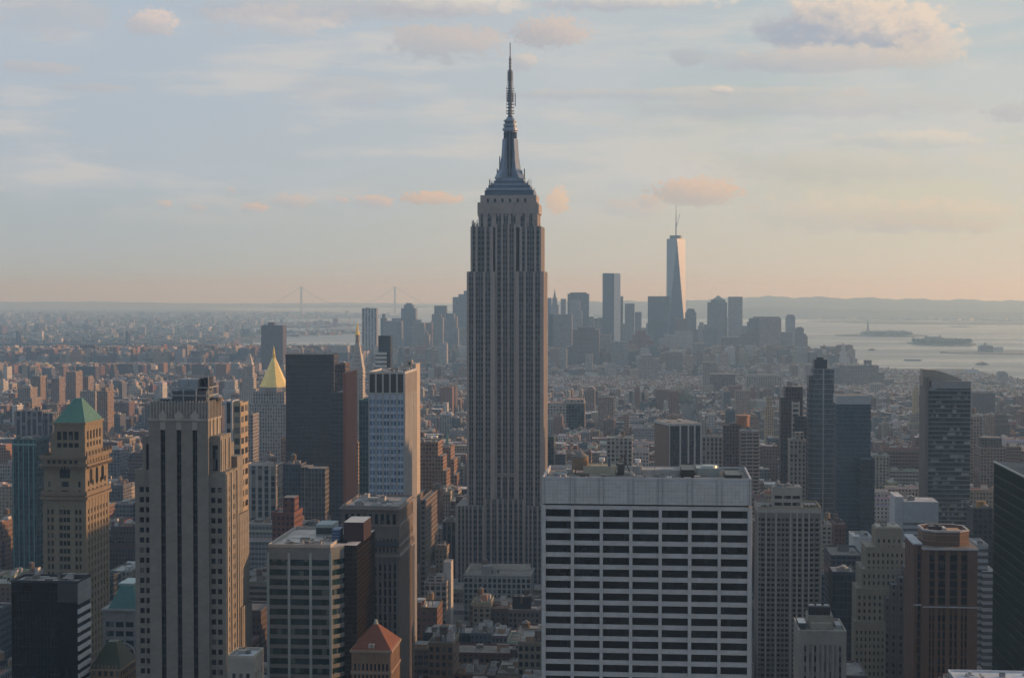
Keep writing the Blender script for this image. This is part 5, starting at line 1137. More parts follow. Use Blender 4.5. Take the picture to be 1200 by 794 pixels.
MIDS = [
    ('dark_block', 'dark low office block with big flat grey roof left of the stepped buff building', 975, 1012, 652, 1020, 40, (.08, .09, .1), (.4, .3, .2), 3, 3.8, [], (.14, .13, .12)),
    ('white_penthouse_block', 'bright white box-like penthouse building behind the dark flat roof', 1001, 1023, 630, 1100, 24, (.55, .56, .56), (0, 0, 0), 3, 3.8, [], (.5, .5, .5)),
    ('slate_glass_block', 'dark slate glass block between the apartment slab and the buff setback building', 977, 1004, 672, 900, 24, (.04, .055, .07), (.42, .4, .4), 2, 3.8, [], (.35, .38, .4)),
    ('navy_block', 'dark navy block with two golden water tanks, right side', 1142, 1165, 597, 1150, 26, (.045, .05, .07), (.3, .3, .1), 3, 3.7, [], (.2, .2, .22)),
    ('banded_grey_block', 'pale grey banded block half hidden behind the octagon crown tower', 1147, 1160, 640, 930, 24, (.36, .37, .38), (.5, .25, 0), 3, 3.8, [(1152, 1168, 668, -4, 18)], (.4, .4, .42)),
    ('brown_apartment_block', 'brown balconied apartment block right of the curved top tower', 1150, 1180, 525, 1700, 30, (.24, .17, .14), (.34, .28, .2), 3, 3.3, [(1152, 1176, 513, 4, 20, (.10, .09, .09))], (.2, .18, .17)),
    ('tan_apartment_block', 'tan apartment block squeezed right of the curved top tower', 1138, 1152, 489, 1750, 28, (.30, .24, .2), (.3, .28, .1), 3, 3.3, [], (.2, .18, .17)),
    ('dark_slab', 'dark grey slab building behind the tan apartment block', 1140, 1167, 461, 2700, 26, (.12, .11, .115), (.3, .3, .2), 3.2, 3.4, [], (.2, .18, .17)),
    ('tall_white_block', 'small pale upright block standing near the water at the right', 1170, 1182, 437, 4400, 26, (.36, .36, .36), (.3, .3, .3), 4, 3.6, [], (.3, .3, .3)),
    ('red_warehouse', 'long red brick warehouse below the pale upright block', 1152, 1180, 452, 4200, 70, (.34, .14, .09), (.25, .3, 0), 5, 4, [(1149, 1166, 460, -20, 20)], (.2, .18, .17)),
    ('yellow_chimney_block', 'slim sunlit tan tower in the rooftops left of the curved top tower', 1071, 1077, 458, 2500, 14, (.42, .33, .2), (.1, .2, 0), 4, 4, [(1073, 1076, 452, 2, 10)], (.2, .18, .17)),
    ('terraced_block', 'huge grey brown stepped riverside building behind the blue towers', 984, 1030, 428, 4200, 60, (.20, .165, .155), (.3, .3, .2), 4, 3.6, [(1014, 1022, 422, 5, 30), (961, 1000, 431, 6, 50), (1024, 1037, 436, 4, 50), (1030, 1048, 444, 0, 60), (1046, 1062, 448, 10, 60)], (.17, .15, .14)),
    ('pale_riverside_block', 'long pale concrete riverside block beyond the rooftops', 1021, 1038, 450, 3700, 40, (.32, .31, .3), (.3, .25, .2), 4, 3.6, [], (.2, .2, .2)),
    ('tan_tower', 'tan sunlit tower among rooftops right of the orange tank housing', 899, 905, 466, 2150, 14, (.40, .30, .2), (.2, .28, 0), 3, 3.6, [(897, 907, 476, -3, 16)], (.2, .18, .17)),
    ('beige_tower', 'beige square tower block rising over green trees, right of the piered black tower', 862, 880, 458, 2600, 26, (.33, .27, .22), (.2, .28, 0), 3, 3.6, [], (.2, .18, .17)),
    ('brown_tower_block', 'brown and tan apartment tower with sunlit flank above the piered black tower', 784, 796, 459, 2700, 26, (.26, .15, .11), (.25, .3, 0), 3, 3, [], (.2, .18, .17)),
    ('wide_loft', 'wide pale loft block with large grid windows and red roof structures', 641, 684, 473, 2500, 60, (.34, .31, .28), (.28, .30, 0), 4.8, 4.6, [(664, 684, 468, 0, 40)], (.26, .14, .1)),
    ('cream_loft', 'cream loft building with regular big windows just above the slab roof', 711, 741, 514, 1560, 24, (.42, .39, .34), (.3, .32, .1), 4, 4, [], (.3, .28, .26)),
    ('teal_loft', 'dark teal glass loft hugging the right edge of the great skyscraper', 640, 649, 513, 1480, 22, (.05, .09, .1), (.36, .4, .3), 2.6, 3.6, [], (.2, .2, .2)),
    ('arched_front_building', 'ornate pale stone building with arched windows between the black tower and brown brick tower', 823, 847, 512, 1640, 26, (.30, .27, .24), (.28, .36, .3), 4, 4.4, [], (.16, .15, .15)),
    ('stepped_tan_block', 'tan brick building with stepped top in the rooftops right of the great skyscraper', 701, 719, 466, 2500, 26, (.30, .22, .17), (.26, .3, 0), 3, 3.4, [(712, 719, 465, 2, 20)], (.2, .18, .17)),
    ('domed_block', 'brown block with arched roof among rooftops right of the great skyscraper', 687, 697, 457, 2900, 30, (.24, .17, .13), (.25, .3, 0), 3, 3.4, [], (.2, .18, .17)),
]
for a in MIDS:
    s = tower(*a[:11], tiers=a[11], rcol=a[12], units=4 if a[5] < 2000 else 2, tanks=1 if 1400 < a[5] < 2000 else 0)
    if a[0] == 'navy_block':
        for px in (1151, 1156):
            b = MB(); b.cyl(s.X(px), 8, s.H, s.H + 5, 1.9, n=12, m=STO, col=(.42, .26, .1)); b.build('water_tank', s.t)
    if a[0] == 'domed_block':
        b = MB()
        for i in range(8):
            t0, t1 = math.pi * i / 8, math.pi * (i + 1) / 8; c_, r_ = s.w / 2, s.w / 2; q = [(c_ + r_ * math.cos(t), s.H + r_ * .8 * math.sin(t)) for t in (t0, t1)]
            f = [b.pt(q[0][0], 0, q[0][1]), b.pt(q[1][0], 0, q[1][1]), b.pt(q[1][0], s.D, q[1][1]), b.pt(q[0][0], s.D, q[0][1])]; b.face(tuple(f[::-1]), MET, (.2, .16, .13))
        b.face(tuple(b.pt(s.w / 2 + s.w / 2 * math.cos(math.pi * i / 8), 0, s.H + s.w * .4 * math.sin(math.pi * i / 8)) for i in range(9))[::-1], STO, (.24, .17, .13)); b.build('arched_roof', s.t)

# downtown: every tower its own thing
DT = 'downtown towers in the haze'
BLUE = (.16, .19, .23); GREY = (.24, .25, .27); TAN = (.30, .27, .25); DARK = (.09, .10, .12); BRN = (.20, .15, .14)
for a in [
    (449, 470, 376, 5700, 50, GREY, [], 'grey slab standing third in the left downtown group'),
    (470, 487, 361, 6300, 50, BLUE, [(473, 484, 357, 8, 40), (475, 481.5, 355, 12, 34)], 'blue grey tower with rounded stepped top, left downtown group'),
    (459, 470, 372.5, 6600, 40, BLUE, [], 'low blue block behind the grey slab'),
    (486, 497, 378, 5900, 40, TAN, [], 'tan wide block, left downtown group'),
    (495, 506, 378, 6000, 40, BRN, [], 'brownish block just right of the tan wide block'),
    (506, 522, 368, 6200, 40, GREY, [(508.5, 523, 358, 8, 36), (505, 523, 376, -4, 40)], 'tower flaring towards its flat top, left downtown group'),
    (523, 532, 367, 6100, 40, BLUE, [(530, 535, 384, -3, 30)], 'sloped blue grey tower left of the tallest left group tower'),
    (530.5, 548, 348, 6300, 50, BLUE, [(537, 556, 344.5, 8, 40), (543, 560, 340.5, 14, 40)], 'tall stepped tower half hidden by the left edge of the great skyscraper'),
    (514, 523.5, 402, 4900, 30, (.45, .46, .48), [(520, 522, 400, 5, 15)], 'small white block low in the left downtown group'),
    (528, 537, 385, 5600, 40, GREY, [], 'ribbed grey block close to the great skyscraper, left'),
    (538, 547, 384, 5500, 40, TAN, [], 'pale ribbed block touching the great skyscraper, left'),
    (511, 519, 372, 5750, 30, TAN, [(512, 517, 368, 5, 20)], 'slender tan building in front of the flaring tower'),
    (496, 503, 392, 5300, 30, TAN, [(498, 501, 388, 4, 20)], 'pointed tan stepped building low in the left group'),
    (641, 646, 349, 6100, 40, BLUE, [], 'narrow blue sliver right of the great skyscraper'),
    (657, 663, 350, 6200, 25, (.36, .36, .37), [], 'very slim pale tower between the spired one and the dark slab'),
    (665, 690, 344, 6300, 45, DARK, [(668, 687, 342.5, 8, 34)], 'big dark slab, right downtown group'),
    (667.5, 679.5, 351.5, 6000, 30, (.34, .34, .36), [(667.5, 682, 364, -2, 34)], 'pale square tower in front of the big dark slab'),
    (643, 670, 368, 5500, 50, (.19, .17, .18), [(643, 648, 367, 0, 30)], 'wide ribbed brown grey tower low beside the great skyscraper'),
    (671, 702, 386, 5000, 60, (.13, .09, .085), [(677, 697, 383, 5, 40)], 'dark brown bulky tower block with stepped top'),
    (690, 696, 371, 6000, 25, GREY, [], 'small grey building right of the dark slab'),
    (719, 730, 347, 6100, 40, (.15, .16, .19), [], 'slate tower joined to the right of the mirror tower'),
    (732, 743.5, 355.5, 6300, 35, GREY, [], 'small ribbed grey tower alone right of the mirror tower'),
    (759, 784, 347, 6000, 50, (.10, .12, .15), [], 'dark squat tower left of the tallest downtown tower'),
    (791, 805, 373, 5700, 40, BRN, [], 'low brown block at the foot of the tallest downtown tower'),
    (803, 816, 366, 5900, 40, (.16, .18, .21), [(804.5, 814.5, 363, 6, 34), (806, 813, 361.5, 9, 30), (803, 818, 386, -3, 40)], 'round shouldered blue tower right of the tallest downtown tower'),
    (736, 766, 398, 5200, 60, (.24, .10, .085), [(741, 761, 392, 8, 50), (745, 757, 387, 14, 40)], 'reddish stepped ziggurat block'),
    (772, 812, 397, 5300, 50, (.42, .43, .44), [(779, 812, 392, 5, 40), (790, 812, 388, 9, 40)], 'pale office block sloping down to the left'),
    (829, 852, 354, 6100, 45, (.20, .23, .25), [(833, 850, 351, 6, 36)], 'green grey tower with stepped sides and pyramid top'),
    (853.5, 870, 347.5, 6000, 35, (.32, .34, .36), [], 'pale finely banded tower right of the pyramid topped one'),
    (824, 840, 386, 5600, 40, (.16, .19, .22), [(829, 840, 383, 4, 30)], 'dark blue block at the foot of the pyramid topped tower'),
    (845, 890, 395, 5500, 50, (.17, .14, .14), [(868, 890, 390, 6, 40)], 'wide brown block low in the right downtown group'),
    (890, 915.5, 373, 5500, 45, (.33, .28, .27), [(876, 890, 377, 8, 44, (.18, .19, .21)), (878, 892, 373, 10, 40, (.18, .19, .21)), (883, 914, 371, 12, 40)], 'broad pinkish grey tower with ribbed front near the water'),
    (915, 928, 389, 5600, 35, (.20, .21, .23), [], 'dark low tower right of the broad pinkish one'),
    (932, 942, 384.5, 5400, 30, (.22, .22, .24), [(934, 940, 383, 4, 20)], 'slim tower at the right end of the downtown group'),
    (941, 946.5, 394, 5300, 25, (.27, .2, .18), [(942, 945, 391, 4, 16)], 'small tan pointed building, last of downtown on the right'),
    (702, 716, 392, 5200, 40, TAN, [], 'low tan block between the brown bulky block and the ziggurat'),
    (716, 736, 400, 5000, 40, GREY, [], 'low grey block left of the ziggurat'),
    (700, 712, 352 + 20, 6200, 30, GREY, [], 'grey block left of the mirror tower base'),
    (812, 826, 402, 5100, 40, TAN, [], 'low tan block under the round shouldered tower'),
    (780, 800, 412, 4700, 40, BRN, [], 'brown mid-rise in front of the pale sloping block'),
    (748, 772, 420, 4400, 40, TAN, [(752, 765, 416, 4, 24)], 'cream factory block with stepped roof in front of downtown'),
    (656, 664, 408, 4800, 30, (.3, .3, .3), [], 'light block in front of the ribbed brown grey tower'),
    (686, 694, 415, 4700, 24, (.33, .33, .33), [], 'pale narrow block in front of the brown bulky tower'),
    (875, 916, 441, 3400, 40, (.34, .31, .28), [(878, 912, 439, 4, 30)], 'long cream block with even windows in front of the pinkish grey tower'),
    (832, 862, 438, 3500, 36, BRN, [], 'red brown housing slab in the middle ground right'),
    (824, 840, 424, 3900, 36, TAN, [], 'tan housing slab in the middle ground right'),
    (944, 962, 427, 4300, 40, (.26, .2, .18), [], 'dusty brown block behind the blue glass tower'),
]:
    tower('downtown_tower', 'distant ' + a[7] if not a[7].startswith(('low', 'small', 'tall')) else a[7] + ', far off', a[0], a[1], a[2], a[3], a[4], a[5], (.3, .3, .15), 3.6, 4.0, tiers=a[6], units=0, group=DT, cat='tower')
rgd = random.Random(31)
for px in [446, 455, 464, 476, 484, 492, 500, 510, 519, 528, 536, 543, 648, 656, 664, 675, 684, 694, 700, 726, 731, 744, 750, 757, 796, 818, 823, 846, 858, 868, 905, 921]:
    w_ = rgd.uniform(6, 12); tp_ = rgd.uniform(370, 392) if px < 640 else rgd.uniform(361, 386); c_ = rgd.choice([BLUE, GREY, TAN, DARK, (.3, .31, .33)])
    tower('downtown_tower', 'plain hazy tower in the packed back rows of downtown', px, px + w_, tp_, rgd.uniform(6350, 6850) if px > 560 else rgd.uniform(6000, 6500), 35, c_, (.3, .3, .15), 3.6, 4.0, tiers=[(px + 1.5, px + w_ - 1.5, tp_ - rgd.uniform(1, 5), 5, 30)] if rgd.random() < .5 else [], units=0, group='back rows of downtown towers', cat='tower')
s = tower('spired_downtown_tower', 'distant neo-gothic tower with thin green spire right of the great skyscraper', 645, 654.5, 357, 5900, 24, (.33, .33, .33), (.2, .3, .1), 3, 3.8, units=0, tiers=[(647, 652.7, 349, 5, 19)], cat='tower', group=DT)
spire(s, 649.8, 349.5, 338, 7.5, MET, (.2, .3, .27), 4)
s = tower('mirror_tower', 'distant mirror glass tower with bright right half reflecting the sky', 706, 719.5, 320, 5900, 40, (.14, .19, .26), (.5, .5, 0), 3, 4, units=0, cat='tower', group=DT)
q = MB(); q.win = (0, 0, 0); q.box(s.w, s.w + (s.w * 7 / 13), -.1, s.D, 0, s.H - .4, MET, (.75, .70, .64), ROOF, (.4, .4, .4)); q.build('painted_reflection', s.t)  # pale warm colour stands in for the bright reflection on this side
s = [o for o in HERO if 'pyramid top' in o[3]['label']][0]
q = MB(); X0 = lx(835, s[2]) - s[3].location.x; X1 = lx(848.5, s[2]) - s[3].location.x; q.box(X0, X1, 6, 36, at(840, 351, s[2])[1], at(840, 346, s[2])[1], MET, (.2, .27, .25), tp=(X1 - X0) / 2 - 1, tpy=14); q.build('pyramid_roof', s[3])
# tallest downtown tower: square base turning into an octagonal taper
def tapering_tower():
    s = Site('tapering_glass_tower', 'tallest distant tower, mirror glass with long dark triangle face and mast, partly unfinished', 780.5, 803.5, 6000, 70, 'skyscraper', DT)
    a = s.w / 2; cx, cy = a, a; H = s.Z(280); zb = 55; c, n = math.cos(R(5)), math.sin(R(5))
    def P(x, y): return (cx + x * c - y * n, cy + x * n + y * c)
    k = a * .96
    b = MB(); b.prism([P(-k, -k), P(k, -k), P(k, k), P(-k, k)], 0, zb, MET, (.3, .33, .36)); b.build('podium', s.t)
    base = [P(-k, -k), P(k, -k), P(k, k), P(-k, k)]; tk = k
    top = [P(0, -tk), P(tk, 0), P(0, tk), P(-tk, 0)]
    cols = [(.10, .15, .22), (.50, .50, .50), (.3, .34, .4), (.35, .42, .52)]
    for i in range(4):
        j = (i + 1) % 4
        g = MB(); g.win = (0, 0, 0); p0 = g.pt(*base[i], zb); p1 = g.pt(*base[j], zb); t = g.pt(*top[i], H); g.face((p0, p1, t), GLS, (.05, .09, .15)); g.build('upright_face', s.t)
        g = MB(); g.win = (0, 0, 0); p0 = g.pt(*base[j], zb); t1 = g.pt(*top[j], H); t0 = g.pt(*top[i], H); g.face((p0, t1, t0), MET, (.27, .32, .38)); g.build('inverted_face', s.t)  # same glass as the upright faces, painted lighter for its reflected light
    g = MB(); g.prism(top, H - 1, H, ROOF, (.2, .2, .2)); g.cyl(cx, cy, H, H + 12, a * .66, n=20, m=MET, col=(.13, .15, .17)); g.build('mast_ring', s.t)
    g = MB(); g.cyl(cx, cy, H + 12, s.Z(262), 2.6, 2.2, 8, MET, (.2, .22, .24)); g.cyl(cx, cy, s.Z(262), s.Z(241), 1.9, .7, 8, MET, (.2, .22, .24)); g.beam((cx, cy, s.Z(268)), (cx + 14, cy, s.Z(251)), 1.6, MET, (.25, .26, .27)); g.build('mast', s.t)
    g = MB()
    for z in (s.Z(288), s.Z(296), s.Z(304)):
        for t0, t1 in ((0, 1), (1, 2), (3, 0)): g.beam((*top[t0], z), (*top[t1], z), 1.5, MET, (.5, .52, .53))
    g.build('scaffold_deck', s.t)
tapering_tower()
# ------------------------------------------------------------------ the ordinary city between the towers
PAL = [('brown brick', (.20, .125, .09)), ('red brick', (.20, .105, .08)), ('tan brick', (.34, .27, .20)), ('cream', (.42, .38, .32)), ('grey', (.25, .24, .235)), ('pale grey', (.38, .37, .36)),
       ('dark brown', (.12, .085, .07)), ('orange brick', (.29, .18, .12)), ('white', (.52, .51, .49)), ('slate', (.13, .14, .155)), ('buff', (.36, .31, .235)), ('dusty red', (.23, .15, .125))]
RCOL = [(.30, .29, .28), (.20, .19, .19), (.42, .41, .40), (.12, .12, .12), (.26, .23, .2), (.5, .5, .5), (.26, .14, .1), (.33, .32, .31)]
rng = random.Random(2024)
def in_view(x, y, z=20, m=60):
    if y < 450: return False
    px, py = proj(x, y, z); return -m < px < 1200 + m
FOOT += [(245, 330, 690, 785), (265, 355, 885, 995), (296, 384, 1052, 1160)]
def clash(x0, x1, y0, y1):
    for a, b, c, d in FOOT:
        if x0 < b and x1 > a and y0 < d and y1 > c: return True
    return False
def cap_z(x, y):
    px = proj(x, y, 40)[0]
    p = 745 if y < 900 else 712 if y < 1050 else 668 if y < 1200 else 610 if y < 1400 else 565 if y < 1700 else 512 if y < 2300 else 470 if y < 3000 else 445 if y < 4000 else 425 if y < 5000 else 404
    if 480 < px < 642 and y < 1320: p = max(p, 742 if y < 1080 else 706)
    if 642 < px < 890 and 1300 < y < 2300: p = max(p, 538 if y < 1700 else 518)
    if 640 < px < 1080 and 2300 < y < 4600: p = max(p, 452 if y > 3000 else 480)
    if px > 1000 and y > 3000: p = max(p, 458 if y < 4200 else 452)
    if px > 880 and y < 1150: p = max(p, 790)
    if px < 310 and y < 900: p = max(p, 790)
    return at(px, p, y)[1]
def height(x, y):
    r = rng.random()
    if y < 1000: h = rng.uniform(35, 80)
    elif y < 1500: h = rng.uniform(35, 88)
    elif y < 2200: h = rng.uniform(22, 58) if r > .12 else rng.uniform(60, 90)
    elif y < 3400: h = rng.uniform(15, 42) if r > .09 else rng.uniform(45, 70)
    elif y < 5000: h = rng.uniform(12, 27) if r > .06 else rng.uniform(35, 60)
    else: h = rng.uniform(20, 60) if r > .3 else rng.uniform(50, 90)
    if x < -650 and 2200 < y < 5600 and r < .16: h = rng.uniform(45, 75)
    if x < -300 and y < 2300 and r < .3: h *= 1.3
    return min(h, max(10, cap_z(x, y) * rng.uniform(.82, 1)))
LOTS = []
PARKS = [(-900, -760, 2550, 2700), (40, 300, 3550, 3720), (-1500, -1150, 3850, 4150), (520, 640, 2650, 2740), (150, 420, 3000, 3080), (-560, -480, 2050, 2170)]
def in_park(x, y): return any(a < x < b and c < y < d for a, b, c, d in PARKS)
for i in range(len(AVES) - 1):                             # straight grid
    for j in range(len(STY) - 1):
        a, b, c, d = AVES[i] + 17, AVES[i + 1] - 17, STY[j] + 10, STY[j + 1] - 10
        if d < 470 or c > 3700: continue
        if not (in_view(a, c, 20, 150) or in_view(b, c, 20, 150)): continue
        mid = (c + d) / 2 + rng.uniform(-3, 3)
        for row in (0, 1):
            x = a
            while x < b - 7:
                wd = rng.choice([8, 12, 15, 18, 24, 30, 40, 55]) * rng.uniform(.9, 1.15) if c < 2300 else rng.choice([7, 8, 9, 12, 15, 20, 28]) * rng.uniform(.9, 1.15)
                wd = min(wd, b - x)
                if b - x - wd < 7: wd = b - x
                y0, y1 = (c, mid - rng.uniform(.6, 6)) if row == 0 else (mid + rng.uniform(.6, 6), d)
                if not clash(x, x + wd, y0, y1) and not in_park(x + wd / 2, (y0 + y1) / 2) and in_poly(x, y1, MAN) and in_poly(x + wd, y1, MAN) and in_view(x + wd / 2, y0, 30, 90):
                    LOTS.append((x + .05, x + wd - .05, y0, y1, height(x, y0), 0, 0, 0, 0))
                x += wd
def rot_grid(ang, ox, oy, nx, ny, bw, bd, test, hf, wds):
    c, n = math.cos(ang), math.sin(ang)
    for i in range(-nx, nx):
        for j in range(-ny, ny):
            u0, v0 = i * bw, j * bd
            cx, cy = ox + (u0 + bw / 2) * c - (v0 + bd / 2) * n, oy + (u0 + bw / 2) * n + (v0 + bd / 2) * c
            if not test(cx, cy) or not in_view(cx, cy, 20, 80): continue
            u = u0 + 7
            while u < u0 + bw - 12:
                wd = min(rng.choice(wds) * rng.uniform(.9, 1.2), u0 + bw - 7 - u)
                for r in (0, 1):
                    va = v0 + 6 + r * (bd - 12) / 2; vb = va + (bd - 12) / 2 - rng.uniform(.5, 5)
                    x, y = ox + (u + wd / 2) * c - (va + vb) / 2 * n, oy + (u + wd / 2) * n + (va + vb) / 2 * c
                    if not clash(x - wd / 2, x + wd / 2, y - 12, y + 12) and not in_park(x, y): LOTS.append((u, u + wd, va, vb, hf(x, y), ang, ox, oy, 1))
                u += wd
rot_grid(R(14), 0, 4500, 26, 20, 120, 62, lambda x, y: 3720 < y < 6900 and in_poly(x, y, MAN) and in_poly(x, y + 80, MAN) and x > -900, height, [8, 12, 18, 25, 35])
rot_grid(R(-11), -1500, 4500, 14, 22, 120, 62, lambda x, y: 3720 < y < 6900 and in_poly(x, y, MAN) and x <= -900, height, [8, 12, 18, 30, 45])
WT = [0]
def shape(P, lot, far=False, rg=None, nearflag=0):
    """one building on its lot; P maps part names to mesh builders"""
    x0, x1, y0, y1, h, ang, ox, oy, _ = lot; rg = rg or rng
    T = (ox, oy, math.cos(ang), math.sin(ang)) if ang else None
    for m in set(P.values()): m.T = T
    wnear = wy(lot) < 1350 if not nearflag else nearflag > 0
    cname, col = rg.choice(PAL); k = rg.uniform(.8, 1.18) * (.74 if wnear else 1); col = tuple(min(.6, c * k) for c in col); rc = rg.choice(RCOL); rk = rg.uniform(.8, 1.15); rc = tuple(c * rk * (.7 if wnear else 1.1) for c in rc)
    st = rg.random(); win = (rg.uniform(.17, .3), rg.uniform(.22, .32), 0)
    if st > .8: win = (rg.uniform(.36, .46), rg.uniform(.22, .34), rg.choice([0, .5]))
    if st < .06: win = (.5, .25, 0)
    pitch, fh = rg.uniform(2.4, 3.6), rg.uniform(3.2, 4.0)
    if st > .94: col = (.06, .08, .095); win = (.44, .4, .5); cname = 'dark glass'
    W_, D_ = x1 - x0, y1 - y0; wl, rf = P['wall'], P['roof']; feat = set()
    tops = [(x0, x1, y0, y1, h)]
    if h > 42 and rg.random() < .55 and W_ > 14:
        h1 = h * rg.uniform(.55, .85); e = rg.uniform(1.5, 4); tops = [(x0, x1, y0, y1, h1)]
        a = (x0 + e * rg.choice([0, 1]), x1 - e * rg.choice([0, 1, 2]), y0 + e, y1 - e * .3); z = h1
        if rg.random() < .4:
            h2 = (h1 + h) / 2; tops.append((*a, h2)); a = (a[0] + e, a[1] - e, a[2] + e, a[3] - e * .5)
        if a[1] - a[0] > 5 and a[3] - a[2] > 5: tops.append((*a, h)); feat.add('setback')
    elif W_ > 26 and rg.random() < .4:                     # light court at the back
        tops = [(x0, x1, y0, y0 + D_ * .6, h), (x0, x0 + W_ * .36, y0 + D_ * .6, y1, h - .4), (x1 - W_ * .3, x1, y0 + D_ * .6, y1, h - .5)]
    z = 0; zprev = 0
    for (a, b, c, d, t) in tops:
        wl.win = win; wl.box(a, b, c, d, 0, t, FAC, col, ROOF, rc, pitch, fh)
    a, b, c, d, t = tops[-1] if 'setback' in feat else tops[0]
    if y0 < 2600 or not far:
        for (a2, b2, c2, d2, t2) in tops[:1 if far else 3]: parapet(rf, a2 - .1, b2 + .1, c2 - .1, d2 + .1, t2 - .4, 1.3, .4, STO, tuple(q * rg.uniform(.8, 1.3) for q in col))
        if rg.random() < .3: rf.box(x0 - .5, x1 + .5, y0 - .7, y0 + .2, tops[0][4] - 2, tops[0][4] - .7, STO, tuple(q * 1.2 for q in col), bottom=True); feat.add('cornice')
    n = rg.randint(0, 1) if (far and y0 > 4600) else rg.randint(1, 4) if far else rg.randint(3, 6)
    bk = P['bulkhead']
    for i in range(n):
        bw, bd, bh = rg.uniform(2, min(7, W_ * .5)), rg.uniform(2, min(7, D_ * .5)), rg.uniform(1.2, 4.2)
        if b - a < bw + 1.5 or d - c < bd + 1.5: continue
        x = rg.uniform(a + .6, b - .6 - bw); y = rg.uniform(c + .6, d - .6 - bd)
        bk.box(x, x + bw, y, y + bd, t + i * .004, t + bh, STO, rg.choice([col, (.5, .49, .47), (.2, .18, .16), (.38, .24, .16), (.6, .58, .55)]), ROOF, rc)
    if rg.random() < .38 and b - a > 7 and d - c > 7 and y0 < 4200:
        x = rg.uniform(a + 2.6, b - 2.6); y = rg.uniform(c + 2.6, d - 2.6); r = rg.uniform(1.5, 2.3); z = t + rg.uniform(1.5, 5)
        tk = P['water_tank']; tc = rg.choice([(.18, .12, .08), (.12, .09, .07), (.28, .2, .13)])
        for i, j in ((-1, -1), (1, -1), (-1, 1), (1, 1)):
            if y0 < 2600: tk.box(x + i * r * .6 - .12, x + i * r * .6 + .12, y + j * r * .6 - .12, y + j * r * .6 + .12, t, z, MET, (.06, .06, .06))
        nn = 8 if far else 12
        tk.cyl(x, y, z, z + r * 1.8, r, n=nn, col=tc, bottom=True); tk.cyl(x, y, z + r * 1.8, z + r * 2.5, r * 1.1, .05, n=nn, col=(.17, .15, .13)); feat.add('tank')
    if not far:
        rf.box(a + .3, b - .3, c + .3, d - .3, t - .2, t + .02, ROOF, rc)
        for i in range(rg.randint(1, 5)):
            x = rg.uniform(a + 1, max(a + 1.1, b - 2)); y = rg.uniform(c + 1, max(c + 1.1, d - 2)); bk.box(x, x + rg.uniform(.6, 1.6), y, y + rg.uniform(.6, 1.6), t - .1, t + rg.uniform(.5, 1.4), MET, (.4, .41, .42))
    for m in set(P.values()): m.T = None
    return cname, feat
def span(lot):
    x0, x1, y0, y1, h, ang, ox, oy, _ = lot; c, n = math.cos(ang), math.sin(ang)
    ps = [proj(ox + x * c - y * n, oy + x * n + y * c, z) for x in (x0, x1) for y in (y0, y1) for z in (0, h)]
    return min(p[0] for p in ps), max(p[0] for p in ps), min(p[1] for p in ps), max(p[1] for p in ps)
def wy(lot): return lot[7] + (lot[0] + lot[1]) / 2 * math.sin(lot[5]) + (lot[2] + lot[3]) / 2 * math.cos(lot[5]) if lot[5] else lot[2]
# which of them show largest: paint everything near to far on a coarse picture
bpy.context.view_layer.update()
items = []
for l, r, Y, t in HERO:
    for ch in t.children:
        if ch.type != 'MESH' or len(ch.data.vertices) < 8: continue
        if not ch.name.split('.')[0].endswith(('wall', 'skin', 'panel', 'flank', 'slab')): continue
        co = np.empty(len(ch.data.vertices) * 3, np.float32); ch.data.vertices.foreach_get('co', co); co = co.reshape(-1, 3)
        lo, hi = co.min(0), co.max(0); o = t.location
        ps = [proj(o.x + x, o.y + lo[1], z) for x in (lo[0], hi[0]) for z in (0, hi[2])]
        items.append((Y, None, (min(p[0] for p in ps), max(p[0] for p in ps), min(p[1] for p in ps), 900)))
items.append((1300, None, (547, 638, 260, 900)))
for i, lt in enumerate(LOTS): items.append((wy(lt), i, span(lt)))
items.sort(key=lambda t: t[0]); buf = np.zeros((397, 600), bool); vis = {}
for Y, i, (a, b, c, d) in items:
    xa, xb, ya, yb = max(0, int(a / 2)), min(600, int(math.ceil(b / 2))), max(0, int(c / 2)), min(397, int(math.ceil(d / 2)))
    if xa >= xb or ya >= yb: continue
    s_ = buf[ya:yb, xa:xb]
    if i is not None:
        n = int((~s_).sum()); vis[i] = n
        if n:
            q = np.argwhere(~s_); LOTS[i] = LOTS[i][:8] + (((q[:, 1].mean() + xa) * 2, (q[:, 0].mean() + ya) * 2),)
    s_[:] = True
best = set(sorted(vis, key=lambda i: -vis[i])[:250])
cnt = {}
for *_, t in HERO: cnt[t.name.split('.')[0]] = cnt.get(t.name.split('.')[0], 0) + 1
LM = [((l + r) / 2, Y, t.name.replace('_', ' ')) for l, r, Y, t in HERO if cnt[t.name.split('.')[0]] == 1 and '.' not in t.name and Y < 4600]
LM.append((593, 1300, 'tallest mast skyscraper'))
recs = []
far = MB(); fp = {'wall': far, 'roof': far, 'bulkhead': far, 'water_tank': far}
